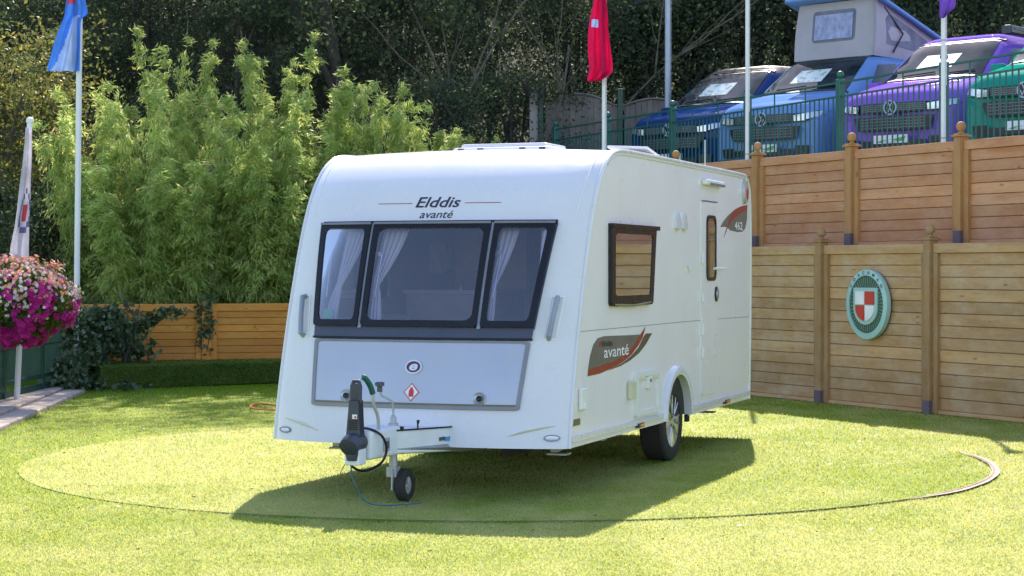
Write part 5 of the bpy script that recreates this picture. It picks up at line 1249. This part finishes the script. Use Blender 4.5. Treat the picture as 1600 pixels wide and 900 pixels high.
# bamboo
def bamboo_proto(seed, H, nc, spread, nleaf, name='bamboo'):
    rng = np.random.default_rng(seed); rt = empty(name); b = MB(); C = []; D = []
    for i in range(nc):
        a = rng.uniform(0, 2*math.pi); r0 = spread*.35*math.sqrt(rng.uniform()); bend = rng.uniform(.05, .40)*spread; h = H*(rng.uniform(.55, 1.0) if i > 1 else 1.0)
        bx_, by_ = r0*math.cos(a), r0*math.sin(a); dx, dy = math.cos(a)*bend, math.sin(a)*bend
        f_ = lambda t_: Vector((bx_+dx*t_**2.2*1.6, by_+dy*t_**2.2*1.6, h*(t_-.06*t_**4)))
        b.tube([f_(t_/10) for t_ in range(11)], [.013*(1-.8*t_/10) for t_ in range(11)], 5)
        m = nleaf//nc; t_ = rng.uniform(.10, 1, m)**.8
        # leaf sprays gathered on branchlets
        nb = 42; tb = rng.uniform(.10, 1.0, nb)**.85; ab = rng.uniform(0, 2*math.pi, nb); lb = rng.uniform(.15, .55, nb)*(1.15-.75*tb)*spread*.8
        idx = rng.integers(0, nb, m); s_ = rng.uniform(.1, 1, m)
        base = np.array([f_(x) for x in tb])[idx]
        off = np.c_[np.cos(ab[idx])*lb[idx]*s_, np.sin(ab[idx])*lb[idx]*s_, .25*s_*lb[idx]-.45*(s_**2)*lb[idx]]
        C.append(base+off+rng.normal(0, .035, (m, 3))); D.append(np.c_[np.cos(ab[idx])*.7, np.sin(ab[idx])*.7, -.75+.9*(tb[idx] > .88)*rng.uniform(.3, 1.2, m)])
    b.build('culms', 'culm', rt, smooth=True, angle=180)
    C = np.concatenate(C); D = np.concatenate(D); ok = C[:, 2] > .1
    fastmesh('foliage', leaves(C[ok], .110, .019, up=D[ok], rng=rng, fold=.15), 4, 'bamleaf', rt); return rt
bp = {'a': bamboo_proto(21, 5.0, 15, .95, 20000), 'b': bamboo_proto(22, 4.0, 16, 1.05, 20000), 'c': bamboo_proto(23, 3.2, 15, 1.0, 15000), 'd': bamboo_proto(24, 1.7, 10, .7, 8000)}
bl = [  # kind, px, Y, top py, rot, width scale, label
 ('a', 278, 28.0, 18, .2, .9, 'tallest bamboo plume at upper left, tip near the top of the photo'), ('b', 192, 27.0, 108, 1.4, 1.0, 'bright bamboo clump right of the blue flag pole'),
 ('c', 140, 26.6, 150, 2.2, .8, 'yellow green bamboo just right of the tall left flagpole'), ('b', 245, 26.5, 122, 3.0, .85, 'bamboo with orange tinted tip left of the middle of the stand'),
 ('b', 352, 27.2, 150, .9, .8, 'bamboo below the gap between the two tall plumes'), ('a', 432, 28.0, 22, 4.0, .92, 'tall bamboo plume left of the dark gap, second tallest'),
 ('b', 400, 26.9, 120, 5.2, 1.0, 'bamboo in front of the second tallest plume'), ('a', 495, 27.8, 92, 2.6, 1.0, 'arching bamboo above the caravan left roof corner'),
 ('b', 560, 28.0, 108, 3.7, 1.0, 'feathery arching bamboo over the caravan roof edge'), ('c', 598, 27.6, 122, 4.4, .8, 'thin bamboo at the right end of the stand'),
 ('c', 210, 26.1, 250, 5.0, 1.1, 'lower bamboo directly above the ivy corner'), ('c', 300, 26.35, 240, 5.8, 1.1, 'lower bamboo above the fence post with the ivy strand'),
 ('c', 400, 26.6, 230, .5, 1.15, 'lower bamboo left of the caravan front window'), ('c', 470, 26.9, 200, 1.7, 1.1, 'lower bamboo hidden partly by the caravan left edge'),
 ('d', 665, 27.6, 196, .0, .9, 'small bright bamboo tip left of the rooflight'), ('d', 745, 28.4, 206, 1.0, .7, 'smallest bright bamboo tip peeping above the rooflight'), ('c', 620, 27.2, 215, 2.0, 1.0, 'short bamboo behind the caravan roof left part')]
H0 = {'a': 5.0, 'b': 4.0, 'c': 3.2, 'd': 1.7}; used = set()
for k, px, Y, ty, rz, ws_, lb in bl:
    zt_ = CH-(ty-HY)*Y/F; z0 = .2 if k != 'd' else zt_-1.6; 
    if k != 'd' and px > 520: z0 = .3
    sz = (zt_-z0)/H0[k]*1.02; place(bp[k], k not in used, atp(px, Y), Y, z0, (ws_*1.0, sz), rz, lb, 'bamboo', 'bamboo stand behind the low wooden fence'); used.add(k)
# undergrowth on the bank
n = 170000; X = RNG.uniform(-13, 15, n); Y = RNG.uniform(28.0, 46, n); kk = np.array([noise.noise((x*.8, y*.8, 0)) for x, y in zip(X, Y)])
m_ = (RNG.uniform(-.5, .5, n) < kk+.25); X = X[m_]; Y = Y[m_]; kk = kk[m_]
Z = np.array([hillz(x, y) for x, y in zip(X, Y)]); ok = ~((X > -3.0) & (Y < 35.0)); X = X[ok]; Y = Y[ok]; Z = Z[ok]; kk = kk[ok]
C = np.c_[X, Y, Z+np.abs(RNG.normal(0, .35, len(X)))*(1+kk)]
tag(fastmesh('undergrowth', leaves(C, .085, .055), 4, 'leafdark'), 'dark ivy and bramble undergrowth covering the wooded bank', 'undergrowth', kind='stuff')
